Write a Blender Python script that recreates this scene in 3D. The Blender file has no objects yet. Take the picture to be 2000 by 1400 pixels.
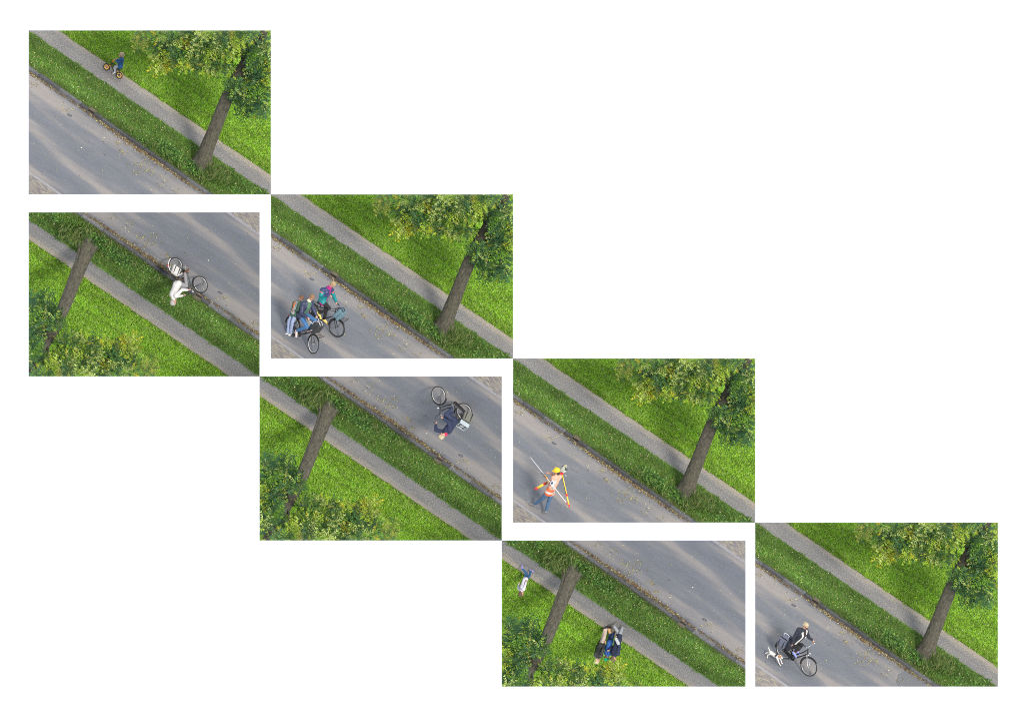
import bpy, bmesh, math, random
import numpy as np
from mathutils import Vector, Matrix
random.seed(7); rng = np.random.default_rng(7)
sc = bpy.context.scene
C = sc.collection
# ------------------------------------------------------------------ camera, world, sun
S = 54.0                                   # photograph pixels per metre
E = math.radians(30); RO = math.radians(22)  # how steeply the street is looked down upon, roll of the view
ce, se, cr, sr = math.cos(E), math.sin(E), math.cos(RO), math.sin(RO)
D_ = np.array([0, ce, -se]); U0 = np.array([0, se, ce]); R0 = np.array([1.0, 0, 0])
R_ = cr*R0 + sr*U0; U_ = -sr*R0 + cr*U0
cam = bpy.data.cameras.new('camera'); cam.type = 'ORTHO'; cam.ortho_scale = 2000/S
cam.clip_start = 1; cam.clip_end = 600
co = bpy.data.objects.new('camera', cam); C.objects.link(co); sc.camera = co
m = Matrix.Identity(4)
for i in range(3):
    m[i][0] = R_[i]; m[i][1] = U_[i]; m[i][2] = -D_[i]; m[i][3] = -D_[i]*200
co.matrix_world = m
w = bpy.data.worlds.new('World'); sc.world = w; w.use_nodes = True
bg = w.node_tree.nodes['Background']; bg.inputs[0].default_value = (.97, 1, 1.07, 1); bg.inputs[1].default_value = 1.07
sun = bpy.data.lights.new('sun', 'SUN'); sun.energy = 5.0; sun.angle = math.radians(11); sun.color = (1, .93, .82)
so = bpy.data.objects.new('sun', sun); C.objects.link(so)
Lw = .34*R_ - .02*U_; Lw = Lw - math.sqrt(1-.34**2-.02**2)*D_
so.rotation_euler = Vector(Lw).to_track_quat('Z', 'Y').to_euler()
so.location = Vector(Lw)*60
vs = sc.view_settings; vs.view_transform = 'Standard'; vs.look = 'None'; vs.exposure = 0; vs.gamma = 1
sc.render.engine = 'CYCLES'; sc.cycles.filter_width = 1.0; sc.cycles.use_denoising = False

# ------------------------------------------------------------------ the seven views of the street
UC, VC = 236.5, 160.0
def px(p):
    p = np.asarray(p, float)
    return UC + S*(p @ R_), VC - S*(p @ U_)
def G(u, v, z=0.0):
    """ground point (height z) seen at panel pixel u, v"""
    n = z*S*ce
    a = u - UC - n*sr; b = v - VC + n*cr
    return np.array([(a*cr + b*sr)/S, (a*sr - b*cr)/(S*se), z])
class Tile: pass
TILES = []
def tile(name, rect, crop, flip, where):
    t = Tile(); t.name = name; t.rect = rect; t.crop = crop; t.flip = flip; t.where = where
    u, v = UC, VC
    if not flip: X = rect[0]+u-crop[0]; Y = rect[1]+v-crop[1]
    else: X = rect[2]-(u-crop[0]); Y = rect[3]-(v-crop[1])
    a, b = X-1000, Y-700
    g = np.array([(a*cr+b*sr)/S, (a*sr-b*cr)/(S*se), 0.0])
    if flip:
        g = g - 11.0*D_
        M = Matrix.Translation(Vector(g)) @ Matrix.Rotation(math.pi, 4, Vector(D_))
    else: M = Matrix.Translation(Vector(g))
    t.M = M; TILES.append(t); return t
T1 = tile('a1', (56, 60, 529, 380), (0, 0, 473, 320), False, 'near the child on the orange bicycle')
T2 = tile('a2', (529, 380, 1002, 700), (0, 0, 473, 320), False, 'near the two bicycles side by side')
T3 = tile('a3', (1002, 700, 1475, 1020), (0, 0, 473, 320), False, 'near the surveyor')
T4 = tile('a4', (1475, 1020, 1949, 1340), (5, 4, 479, 324), False, 'near the woman with the dog')
T5 = tile('b1', (56, 415, 507, 735), (3, 2, 454, 322), True, 'near the upside down man in white')
T6 = tile('b2', (507, 735, 980, 1055), (0, 0, 473, 320), True, 'near the upside down navy cyclist')
T7 = tile('b3', (980, 1055, 1456, 1340), (0, 35, 476, 320), True, 'near the four upside down walkers')
def uv_of(t, X, Y):
    if not t.flip: return X-t.rect[0]+t.crop[0], Y-t.rect[1]+t.crop[1]
    return t.rect[2]-X+t.crop[0], t.rect[3]-Y+t.crop[1]
VAR = {}
for t in TILES: VAR.setdefault(t.crop, []).append(t)

# ------------------------------------------------------------------ materials
def lin(c):
    return tuple(((x/255)/12.92 if x/255 <= .04045 else ((x/255+.055)/1.055)**2.4) for x in c)
MATS = {}
def nt(name, rough=.7):
    m = bpy.data.materials.new(name); m.use_nodes = True
    b = m.node_tree.nodes['Principled BSDF']; b.inputs['Roughness'].default_value = rough
    return m, m.node_tree, b
def N(t, kind, **k):
    n = t.nodes.new(kind)
    for a, b in k.items():
        if a in n.inputs: n.inputs[a].default_value = b
        else: setattr(n, a, b)
    return n
def noise(t, vec, scale, detail=3, rough=.6):
    n = N(t, 'ShaderNodeTexNoise'); n.inputs['Scale'].default_value = scale
    n.inputs['Detail'].default_value = detail; n.inputs['Roughness'].default_value = rough
    if vec: t.links.new(vec, n.inputs['Vector'])
    return n.outputs['Fac']
def mapping(t, src, sc_):
    mp = N(t, 'ShaderNodeMapping'); mp.inputs['Scale'].default_value = sc_
    t.links.new(src, mp.inputs['Vector']); return mp.outputs[0]
def ramp(t, fac, stops):
    r = N(t, 'ShaderNodeValToRGB'); e = r.color_ramp.elements
    while len(e) < len(stops): e.new(.5)
    for x, (p, c) in zip(e, stops):
        x.position = p; x.color = (*c, 1) if len(c) == 3 else c
    t.links.new(fac, r.inputs[0]); return r.outputs[0]
def mix(t, fac, a, b, mode='MIX'):
    mx = N(t, 'ShaderNodeMix'); mx.data_type = 'RGBA'; mx.blend_type = mode
    for s, v in ((0, fac), (6, a), (7, b)):
        if isinstance(v, (int, float)): mx.inputs[s].default_value = v
        elif isinstance(v, tuple): mx.inputs[s].default_value = (*v, 1)
        else: t.links.new(v, mx.inputs[s])
    return mx.outputs[2]
def bump(t, b, fac, strength=.3, dist=.01):
    bp = N(t, 'ShaderNodeBump'); bp.inputs['Strength'].default_value = strength; bp.inputs['Distance'].default_value = dist
    t.links.new(fac, bp.inputs['Height']); t.links.new(bp.outputs[0], b.inputs['Normal'])
def plain(name, c, rough=.6, metal=0, var=.25, scale=25, bmp=.15):
    """one colour with a little worn, uneven tone"""
    if name in MATS: return MATS[name]
    m, t, b = nt(name, rough); b.inputs['Metallic'].default_value = metal
    tc = N(t, 'ShaderNodeTexCoord').outputs['Object']
    f = noise(t, tc, scale, 4)
    lo = tuple(x*(1-var) for x in c); hi = tuple(min(1, x*(1+var)) for x in c)
    t.links.new(ramp(t, f, [(.3, lo), (.7, hi)]), b.inputs['Base Color'])
    if bmp: bump(t, b, f, bmp)
    MATS[name] = m; return m
def attr_mat(name, rough=.6, trans=.3, noise_amt=.3):
    m, t, b = nt(name, rough)
    a = N(t, 'ShaderNodeVertexColor', layer_name='Col').outputs[0]
    t.links.new(a, b.inputs['Base Color'])
    b.inputs['Specular IOR Level'].default_value = .3
    tr = N(t, 'ShaderNodeBsdfTranslucent'); t.links.new(a, tr.inputs[0])
    ms = N(t, 'ShaderNodeMixShader'); ms.inputs[0].default_value = trans
    t.links.new(b.outputs[0], ms.inputs[1]); t.links.new(tr.outputs[0], ms.inputs[2])
    t.links.new(ms.outputs[0], t.nodes['Material Output'].inputs[0])
    MATS[name] = m; return m
def m_asphalt():
    m, t, b = nt('asphalt', .85)
    uv = N(t, 'ShaderNodeTexCoord').outputs['UV']
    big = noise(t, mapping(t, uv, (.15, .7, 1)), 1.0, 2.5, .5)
    col = ramp(t, big, [(.36, (.128, .140, .168)), (.50, (.150, .159, .182)), (.62, (.255, .238, .232))])  # bands along the road: tree light and shade painted into the asphalt colour
    mid = noise(t, mapping(t, uv, (.6, 1.4, 1)), 2.2, 6, .7)
    col = mix(t, .4, col, ramp(t, mid, [(.25, (.62, .62, .63)), (.75, (1.25, 1.25, 1.25))]), 'MULTIPLY')
    g1 = noise(t, uv, 60, 2, .8)
    col = mix(t, .5, col, ramp(t, g1, [(.3, (.62, .62, .62)), (.5, (1, 1, 1)), (.72, (1.5, 1.5, 1.46))]), 'MULTIPLY')
    g2 = noise(t, uv, 22, 3, .8)
    col = mix(t, .5, col, ramp(t, g2, [(.36, (.7, .7, .7)), (.6, (1.15, 1.15, 1.15))]), 'MULTIPLY')
    spk = noise(t, uv, 34, 0, .5)
    col = mix(t, ramp(t, spk, [(.77, (0, 0, 0)), (.80, (1, 1, 1))]), col, (.34, .335, .31))
    t.links.new(col, b.inputs['Base Color']); bump(t, b, g1, .35, .004)
    MATS['asphalt'] = m; return m
def m_path():
    m, t, b = nt('path_gravel_asphalt', .9)
    uvn = N(t, 'ShaderNodeTexCoord').outputs['UV']
    sep = N(t, 'ShaderNodeSeparateXYZ'); t.links.new(uvn, sep.inputs[0])
    g1 = noise(t, mapping(t, uvn, (.8, 1.2, 1)), 24, 3, .75)
    col = ramp(t, g1, [(.30, (.085, .086, .093)), (.5, (.160, .160, .162)), (.68, (.36, .35, .33))])
    br = N(t, 'ShaderNodeTexBrick'); br.inputs['Scale'].default_value = 1
    br.inputs['Brick Width'].default_value = .21; br.inputs['Row Height'].default_value = .105
    br.inputs['Mortar Size'].default_value = .008
    br.inputs['Color1'].default_value = (1, 1, 1, 1); br.inputs['Color2'].default_value = (.78, .78, .8, 1); br.inputs['Mortar'].default_value = (.5, .48, .45, 1)
    t.links.new(uvn, br.inputs['Vector'])
    col = mix(t, .4, col, br.outputs[0], 'MULTIPLY')
    big = noise(t, mapping(t, uvn, (.35, 1, 1)), 2.0, 4)
    col = mix(t, .6, col, ramp(t, big, [(.3, (.72, .72, .74)), (.7, (1.3, 1.27, 1.2))]), 'MULTIPLY')
    # sand washed along the lawn side
    sm = N(t, 'ShaderNodeMath', operation='MULTIPLY_ADD'); sm.inputs[1].default_value = 1.0
    t.links.new(sep.outputs[1], sm.inputs[0])
    n3 = noise(t, mapping(t, uvn, (.6, 2.5, 1)), 3.0, 5, .7); t.links.new(n3, sm.inputs[2])
    mk = ramp(t, sm.outputs[0], [(.0, (0, 0, 0)), (1.0, (1, 1, 1))])
    rr = t.nodes[-1]
    sand = ramp(t, g1, [(.3, (.17, .145, .11)), (.5, (.30, .26, .20)), (.7, (.46, .42, .35))])
    f = N(t, 'ShaderNodeMapRange'); f.inputs['From Min'].default_value = 1.22; f.inputs['From Max'].default_value = 1.75
    t.links.new(sm.outputs[0], f.inputs[0])
    col = mix(t, f.outputs[0], col, sand)
    t.links.new(col, b.inputs['Base Color']); bump(t, b, g1, .6, .01)
    MATS['path'] = m; return m
def m_soil():
    m, t, b = nt('turf_soil', .95)
    tc = N(t, 'ShaderNodeTexCoord').outputs['Object']
    f = noise(t, tc, 9, 5, .7)
    t.links.new(ramp(t, f, [(.3, (.04, .075, .012)), (.6, (.085, .15, .02)), (.8, (.13, .14, .05))]), b.inputs['Base Color'])
    bump(t, b, f, .6, .03); MATS['soil'] = m; return m
def m_bark():
    m, t, b = nt('bark', .9)
    tc = N(t, 'ShaderNodeTexCoord').outputs['Object']
    f = noise(t, mapping(t, tc, (1, 1, .35)), 17, 6, .75)
    g = noise(t, tc, 4, 4, .6)
    col = ramp(t, f, [(.32, (.018, .017, .014)), (.52, (.070, .066, .053)), (.75, (.15, .142, .115))])
    col = mix(t, .6, col, ramp(t, g, [(.3, (.6, .66, .55)), (.7, (1.25, 1.2, 1.05))]), 'MULTIPLY')
    t.links.new(col, b.inputs['Base Color']); bump(t, b, f, .7, .03); MATS['bark'] = m; return m
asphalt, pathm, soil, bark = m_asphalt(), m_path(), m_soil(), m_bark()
kerbm = plain('kerb_concrete', (.062, .065, .072), .85, 0, .4, 14)
kerbs = [plain('kerb_pale', (.100, .103, .112), .85, 0, .4, 9), kerbm, plain('kerb_dark', (.048, .05, .056), .85, 0, .45, 12)]
flushm = plain('flush_concrete', (.27, .265, .28), .85, 0, .25, 20)
iron = plain('cast_iron', (.11, .115, .135), .6, .3, .35, 40)
dark = plain('drain_dark', (.015, .014, .013), .8)
rust = plain('rusted_iron', (.13, .10, .085), .8, .2, .4, 30)
leafm = attr_mat('foliage', .42, .28); grassm = attr_mat('grass_blades', .55, .4); fallm = attr_mat('dry_leaves', .7, .1)
brickm = [plain('brick_%d' % i, c, .9, 0, .3, 30) for i, c in enumerate([(.25, .232, .205), (.21, .20, .20), (.30, .27, .22), (.185, .172, .178)])]

# ------------------------------------------------------------------ helpers
def link(name, me, parent=None, M=None, mats=(), **props):
    o = bpy.data.objects.new(name, me); C.objects.link(o)
    for mt in mats:
        if me and mt.name not in [x.name for x in me.materials if x]: me.materials.append(mt)
    if parent: o.parent = parent
    if M is not None: o.matrix_world = M if not parent else o.matrix_world; 
    if M is not None and parent: o.matrix_local = M
    for k, v in props.items(): o[k] = v
    return o
def np_mesh(name, V, F, col=None, matidx=None, smooth=False):
    """V (n,3), F (m,k)"""
    V = np.asarray(V, np.float32); F = np.asarray(F, np.int32); k = F.shape[1]
    me = bpy.data.meshes.new(name); me.vertices.add(len(V)); me.vertices.foreach_set('co', V.ravel())
    me.loops.add(F.size); me.loops.foreach_set('vertex_index', F.ravel())
    me.polygons.add(len(F)); me.polygons.foreach_set('loop_start', np.arange(0, F.size, k, dtype=np.int32))
    me.update(calc_edges=True)
    if col is not None:
        a = me.color_attributes.new('Col', 'FLOAT_COLOR', 'POINT')
        c = np.ones((len(V), 4), np.float32); c[:, :3] = col; a.data.foreach_set('color', c.ravel())
    if smooth: me.polygons.foreach_set('use_smooth', np.ones(len(F), bool))
    return me
def clip_bm(bm, crop, fill=True):
    for nrm, lim in ((R_, crop[2]), (-R_, crop[0]), (U_, crop[1]), (-U_, crop[3])):
        if nrm is R_ or (nrm == R_).all(): p = R_*(lim-UC)/S
        elif (nrm == -R_).all(): p = R_*(lim-UC)/S
        else: p = -U_*(lim-VC)/S
        g = bmesh.ops.bisect_plane(bm, geom=bm.verts[:]+bm.edges[:]+bm.faces[:], plane_co=Vector(p), plane_no=Vector(nrm), clear_outer=True, dist=1e-5)
        if fill:
            ed = [x for x in g['geom_cut'] if isinstance(x, bmesh.types.BMEdge) and x.is_boundary]
            if ed: bmesh.ops.holes_fill(bm, edges=ed, sides=0)
    return bm
def to_mesh(bm, name, smooth=False):
    me = bpy.data.meshes.new(name); bm.to_mesh(me); bm.free()
    if smooth: me.polygons.foreach_set('use_smooth', np.ones(len(me.polygons), bool))
    return me
def poly_bm(pts):
    bm = bmesh.new(); bm.faces.new([bm.verts.new(Vector(p)) for p in pts]); return bm
def prism_bm(base, top):
    bm = bmesh.new(); a = [bm.verts.new(Vector(p)) for p in base]; b = [bm.verts.new(Vector(p)) for p in top]; n = len(a)
    bm.faces.new(a[::-1]); bm.faces.new(b)
    for i in range(n): bm.faces.new((a[i], a[(i+1) % n], b[(i+1) % n], b[i]))
    bmesh.ops.recalc_face_normals(bm, faces=bm.faces[:]); return bm

# street lines in panel pixels
ZV, ZP, ZL, KH = .125, .115, .13, .14
def kerb_v(u): return 79.5 + .697*u            # foot of the kerb, at road level
def low_v(u): return 1.0 + .677*u              # verge / path
def up_v(u): return (u-59)*.681                # path / lawn
def brick_v(u): return 275.3 + .677*(u-1)      # road / brick strip
hA = G(400, kerb_v(400)); hB = G(0, kerb_v(0)); H_ = (hA-hB)/np.linalg.norm(hA-hB); Mn = np.array([-H_[1], H_[0], 0])
def st(p):
    q = np.asarray(p, float) - hB; return q @ H_, q @ Mn
def setuv(me, t0):
    uvl = me.uv_layers.new(name='UVMap')
    for l in me.loops:
        s, t = st(me.vertices[l.vertex_index].co); uvl.data[l.index].uv = (s, t-t0)
tP = st(G(236, low_v(236), ZP))[1]
KB = .135                                        # kerb top width
UA, UB = -40, 520
kb0 = hB + Mn*KB
def kerb_back(u):                                # verge starts behind the kerb
    p = G(u, kerb_v(u)) + Mn*KB; p[2] = ZV; return p

# ------------------------------------------------------------------ grass
def blades(uvpts, z, hmin, hmax, wid, col, lean=.5, bend=None):
    n = len(uvpts)
    base = np.array([G(0, 0, 0)]) * 0
    a = uvpts[:, 0]-UC - z*S*ce*sr; b = uvpts[:, 1]-VC + z*S*ce*cr
    P = np.stack([(a*cr+b*sr)/S, (a*sr-b*cr)/(S*se), np.full(n, z)], 1)
    th = rng.uniform(0, 2*np.pi, n); h = rng.uniform(hmin, hmax, n) if np.isscalar(hmin) else hmin + (hmax-hmin)*rng.random(n)
    wv = np.stack([np.cos(th), np.sin(th), 0*th], 1)*wid*rng.uniform(.6, 1.3, (n, 1))
    ph = rng.uniform(0, 2*np.pi, n); ln = h*rng.uniform(0, lean*2, n)
    tip = P + np.stack([np.cos(ph)*ln, np.sin(ph)*ln, h], 1)
    V = np.stack([P-wv, P+wv, tip], 1)
    return V, np.repeat(col[:, None, :], 3, 1)
def lf(u, v, su, sv, seed):
    """smooth random field for patches, in road aligned coordinates"""
    r = np.random.default_rng(seed); x = (u*.82+v*.57)/su; y = (-u*.57+v*.82)/sv; f = 0
    for k in range(7):
        a, b, c = r.normal(0, 1, 2).tolist()+[r.uniform(0, 6.28)]
        f = f + np.sin(a*x*2+b*y*2+c)
    return f/3.5
NG = 190000
gu = rng.uniform(-12, 490, NG); gv = rng.uniform(-12, 340, NG)
nzl = ZL*S*ce
isl = gv < up_v(gu) - .5 + lf(gu, gv, 13, 13, 21)*2.4 + rng.normal(0, 1.4, NG)
kv_back = np.array([px(kerb_back(x))[1]-px(kerb_back(x))[0]*.697 for x in (236,)])[0]
isv = (gv > low_v(gu)+.5+lf(gu, gv, 12, 12, 22)*2.0+rng.normal(0, 1.0, NG)) & (gv < gu*.697+kv_back+np.clip((gu-60)/60, -.3, 1)*1.6+lf(gu, gv, 12, 12, 23)*1.8+rng.normal(0, 1.0, NG))
def pick(cols, wts, n): return np.array(cols)[rng.choice(len(cols), n, p=np.array(wts)/sum(wts))]
def lawn_cols(u, v):
    n = len(u)
    c = pick([(.25, .49, .026), (.31, .56, .036), (.17, .37, .024), (.46, .62, .12), (.065, .16, .02), (.33, .49, .18)], [4, 4, 2.5, 1.8, 1.1, 1], n)
    st_ = lf(u, v, 26, 2.2, 31); f = .06+lf(u, v, 170, 3.5, 3)*.14 + lf(u, v, 60, 14, 5)*.08 - .38*(st_ > .95)
    dist = up_v(u)-v
    f = f - .22*np.exp(-((dist-17)/6)**2) - .1*np.exp(-((dist-3)/4)**2)
    c = c*np.clip(1+f, .35, 1.6)[:, None]
    pale = np.exp(-((dist-9)/3.0)**2)*(rng.random(n) < .5)
    c = c*(1-pale[:, None]*.6)+np.array((.25, .32, .10))*pale[:, None]*.6
    return c*rng.uniform(.75, 1.25, (n, 1))
def verge_cols(u, v):
    n = len(u)
    c = pick([(.115, .245, .035), (.155, .30, .04), (.08, .18, .035), (.25, .35, .09), (.27, .28, .12), (.12, .25, .10)], [4, 4, 3, 1.6, .8, 1.6], n)
    f = lf(u, v, 70, 22, 11)*.25 + lf(u, v, 25, 12, 12)*.16
    edge = np.exp(-((v-(u*.697+kv_back))/7)**2)
    c = c*np.clip(1+f, .4, 1.6)[:, None]
    c = c*(1-.45*edge[:, None])+np.array((.12, .13, .05))*.45*edge[:, None]
    dry = np.exp(-(((u-318)/34)**2+((v-278)/16)**2))
    c = c*(1-.6*dry[:, None])+np.array((.15, .13, .075))*.6*dry[:, None]
    return c*rng.uniform(.7, 1.3, (n, 1))
lu, lv = gu[isl], gv[isl]
hl = .05+.045*np.exp(-((up_v(lu)-lv-9)/5)**2)
LV, LC = blades(np.stack([lu, lv], 1), ZL, hl*.7, hl*1.5, .014, lawn_cols(lu, lv), .8)
vu, vv = gu[isv], gv[isv]
bare = np.exp(-(((vu-310)/22)**2+((vv-275)/9)**2)) + .8*np.exp(-(((vu-120)/14)**2+((vv-153)/6)**2))
keep = rng.random(len(vu)) > bare*.8; vu, vv = vu[keep], vv[keep]
VV, VCo = blades(np.stack([vu, vv], 1), ZV, .025, .085, .013, verge_cols(vu, vv), .8)
# ------------------------------------------------------------------ leaf shapes (crown, weeds, fallen)
def leaf_quads(P, dirv, nrm, L, Wd):
    """rhombic leaflets: P base (n,3), dirv, nrm unit, L, Wd arrays"""
    sd = np.cross(dirv, nrm); sd /= np.linalg.norm(sd, axis=1, keepdims=True)+1e-9
    L = L[:, None]; Wd = Wd[:, None]
    return np.stack([P, P+dirv*L*.45+sd*Wd*.5+nrm*L*.06, P+dirv*L, P+dirv*L*.45-sd*Wd*.5+nrm*L*.06], 1)
def unit(a): return a/(np.linalg.norm(a, axis=-1, keepdims=True)+1e-9)
TB = G(337, 262, ZV)                             # foot of the tree
def crown_point(u, v, dz):
    a, b = u-337, 262-v
    h = max(0, (a*sr+b*cr)/(S*ce))
    return TB + R_*a/S + U_*b/S - D_*(se*h+dz)
def z5(p): return [(224+x/8, y/8) for x, y in p]
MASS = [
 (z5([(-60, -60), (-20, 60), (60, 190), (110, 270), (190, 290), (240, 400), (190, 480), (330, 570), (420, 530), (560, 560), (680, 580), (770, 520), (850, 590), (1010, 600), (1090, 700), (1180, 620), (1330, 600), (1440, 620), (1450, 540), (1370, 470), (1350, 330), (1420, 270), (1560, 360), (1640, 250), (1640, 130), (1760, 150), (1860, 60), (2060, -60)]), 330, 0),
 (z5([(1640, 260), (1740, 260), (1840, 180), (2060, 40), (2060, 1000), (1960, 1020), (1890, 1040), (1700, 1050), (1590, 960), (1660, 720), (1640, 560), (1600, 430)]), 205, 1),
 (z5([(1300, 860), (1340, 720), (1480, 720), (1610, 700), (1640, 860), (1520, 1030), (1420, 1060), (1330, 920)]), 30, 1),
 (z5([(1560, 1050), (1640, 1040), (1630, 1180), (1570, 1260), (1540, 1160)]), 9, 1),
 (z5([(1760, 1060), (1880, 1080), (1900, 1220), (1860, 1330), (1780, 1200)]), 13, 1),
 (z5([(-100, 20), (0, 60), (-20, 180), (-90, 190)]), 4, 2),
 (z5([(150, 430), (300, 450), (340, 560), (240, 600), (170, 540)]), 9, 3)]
GAPS = [(407, 52, 9), (412, 66, 8), (423, 62, 6), (416, 76, 7), (437, 22, 5), (430, 28, 3), (455, 15, 4), (472, 110, 2)]
def inside(poly, x, y):
    r = False; n = len(poly)
    for i in range(n):
        (x1, y1), (x2, y2) = poly[i], poly[(i+1) % n]
        if (y1 > y) != (y2 > y) and x < (x2-x1)*(y-y1)/(y2-y1)+x1: r = not r
    return r
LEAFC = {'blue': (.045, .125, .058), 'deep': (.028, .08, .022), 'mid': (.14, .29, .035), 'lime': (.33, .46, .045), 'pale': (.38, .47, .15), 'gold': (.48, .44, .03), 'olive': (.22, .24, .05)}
crV, crC = [], []; twigs = []
for poly, cnt, kind in MASS:
    xs = [p[0] for p in poly]; ys = [p[1] for p in poly]; k = 0
    while k < cnt:
        u, v = random.uniform(min(xs), max(xs)), random.uniform(min(ys), max(ys))
        if not inside(poly, u, v): continue
        if kind < 2 and cnt > 40 and random.random() < .8 and not all(inside(poly, u+a_, v+b_) for a_, b_ in ((7, 0), (-7, 0), (0, 5), (0, -5))): continue
        if any((u-a_)**2+(v-b_)**2 < (r_+8)**2 for a_, b_, r_ in GAPS): continue
        k += 1
        dz = random.uniform(-1.0, 1.3) if kind != 3 else .6
        c0 = crown_point(u, v, dz)
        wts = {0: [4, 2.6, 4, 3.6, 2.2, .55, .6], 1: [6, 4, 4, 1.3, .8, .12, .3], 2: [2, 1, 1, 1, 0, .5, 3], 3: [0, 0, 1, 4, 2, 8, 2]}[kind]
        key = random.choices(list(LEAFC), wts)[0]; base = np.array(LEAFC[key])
        ax = unit(np.array([random.gauss(0, .5), random.gauss(-.35, .45), random.uniform(.4, 1.2)]))
        nl = random.randint(9, 13)
        t1 = unit(np.cross(ax, [.3, .8, .1])); t2 = np.cross(ax, t1)
        for i in range(nl):
            an = 2*math.pi*i/nl+random.uniform(-.3, .3); up = random.uniform(-.35, .7)
            d = unit(t1*math.cos(an)+t2*math.sin(an)+ax*up)
            L = random.uniform(.20, .33); ns = 4
            tt = np.linspace(.25, 1, ns)
            dr = np.array([0, 0, -1])*random.uniform(.05, .16)
            rach = c0 + d*(tt*L)[:, None] + dr*(tt**2)[:, None]
            nrm = unit(ax - d*(ax @ d)+np.array([random.gauss(0, .25) for _ in range(3)]))
            sd = unit(np.cross(d, nrm)); fw = unit(d*.9+dr)
            dl = unit(sd*.75+fw); dr2 = unit(-sd*.75+fw)
            P = np.concatenate([rach, rach, rach[-1:]]); DD = np.concatenate([np.repeat(dl[None], ns, 0), np.repeat(dr2[None], ns, 0), fw[None]])
            n_ = len(P); DD = unit(DD+rng.normal(0, .12, DD.shape)); NN = unit(np.repeat(nrm[None], n_, 0)+rng.normal(0, .25, (n_, 3)))
            q = leaf_quads(P, DD, NN, rng.uniform(.085, .13, n_), rng.uniform(.024, .036, n_))
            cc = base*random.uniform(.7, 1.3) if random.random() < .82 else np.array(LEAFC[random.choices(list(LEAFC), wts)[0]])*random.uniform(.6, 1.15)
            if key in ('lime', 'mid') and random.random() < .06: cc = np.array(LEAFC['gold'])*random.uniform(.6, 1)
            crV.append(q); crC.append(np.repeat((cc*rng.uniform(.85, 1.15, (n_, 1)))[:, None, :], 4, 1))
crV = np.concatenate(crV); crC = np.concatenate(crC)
# weeds round the tree foot and along the kerb
wdV, wdC = [], []
def weed(u, v, hgt, nl, kind):
    p0 = G(u, v, ZV)
    for i in range(nl):
        an = random.uniform(0, 6.28); o = np.array([math.cos(an), math.sin(an), 0])
        hh = hgt*random.uniform(.15, 1); b = p0+o*random.uniform(0, .10)+np.array([0, 0, hh])
        if kind == 0: d = unit(o+np.array([0, 0, random.uniform(-.3, .8)])); L, W = random.uniform(.07, .13), random.uniform(.04, .065)
        else: d = unit(o*.5+np.array([0, 0, random.uniform(.5, 1.4)])); L, W = random.uniform(.16, .34), .018
        n = unit(np.array([0, 0, 1.0])-d*d[2]+rng.normal(0, .2, 3))
        wdV.append(leaf_quads(b[None], d[None], n[None], np.array([L]), np.array([W])))
        c = np.array(random.choice([(.07, .20, .035), (.11, .26, .04), (.06, .14, .04), (.20, .33, .08)] if kind == 0 else [(.13, .23, .05), (.19, .27, .08), (.28, .31, .13), (.09, .17, .05)]))
        wdC.append(np.repeat((c*random.uniform(.7, 1.3))[None, None], 4, 1))
for i in range(95):
    u = random.uniform(250, 330); v = random.uniform(low_v(u)+42, u*.697+kv_back-2); weed(u, v, .16, 8, 0)
for i in range(85):
    u = random.gauss(357, 15); v = random.gauss(289, 8)
    if v > low_v(u)+4 and v < u*.697+kv_back-1: weed(u, v, .20, 12, 1 if random.random() < .65 else 0)
for i in range(40):
    u = random.uniform(180, 300); weed(u, u*.697+kv_back-random.uniform(1, 8), .12, 7, random.choice((0, 1)))
for i in range(50):
    u = random.uniform(385, 470); v = random.uniform(low_v(u)+3, u*.697+kv_back-2); weed(u, v, .14, 8, 0)
wdV = np.concatenate(wdV); wdC = np.concatenate(wdC)
# fallen leaves
flV, flC = [], []
FCOL = [(.38, .31, .07), (.23, .15, .06), (.16, .095, .05), (.10, .06, .035), (.46, .43, .24), (.34, .37, .11), (.52, .51, .40)]
def fallen(u, v, z, wts, size=1.0):
    p = G(u, v, z)+np.array([0, 0, random.uniform(.006, .02)])
    an = random.uniform(0, 6.28); d = unit(np.array([math.cos(an), math.sin(an), random.uniform(-.1, .35)]))
    n = unit(np.array([random.gauss(0, .3), random.gauss(0, .3), 1]))
    L = random.uniform(.05, .085)*size
    flV.append(leaf_quads(p[None], d[None], n[None], np.array([L]), np.array([L*random.uniform(.35, .6)])))
    c = np.array(random.choices(FCOL, wts)[0])*random.uniform(.7, 1.2)
    flC.append(np.repeat(c[None, None], 4, 1))
def dens(u): return .35+.9*math.exp(-((u-225)/75)**2)+.55*math.exp(-((u-20)/25)**2)+.5*math.exp(-((u-150)/20)**2)
k = 0
while k < 1500:
    u = random.uniform(-12, 400)
    if random.random() > dens(u)/1.4: continue
    wd = 2.2+3.2*math.exp(-((u-225)/60)**2)
    fallen(u, kerb_v(u)+abs(random.gauss(0, wd))+.3, .004, [3, 5, 6, 4, 1.2, .8, .4], .95); k += 1
for i in range(190):                                # strewn over the road
    u = random.uniform(-10, 480); v = kerb_v(u)+random.uniform(0, 1)**1.6*210+2
    if v < brick_v(u): fallen(u, v, .004, [2, 1, 1, 1, 4, 2, 5], .85)
for (cu, cv, r, n) in ((76, 155, 7, 20), (175, 220, 3, 12), (184, 238, 5, 16), (218, 262, 8, 34), (226, 275, 9, 26), (262, 296, 10, 26), (208, 280, 8, 16), (250, 262, 4, 9), (290, 312, 8, 14), (120, 170, 6, 12), (10, 105, 6, 16)):
    for i in range(n): fallen(cu+random.gauss(0, r), cv+random.gauss(0, r*.55), .004, [4, 2, 1, 1, 4, 4, 1.5])
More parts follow.
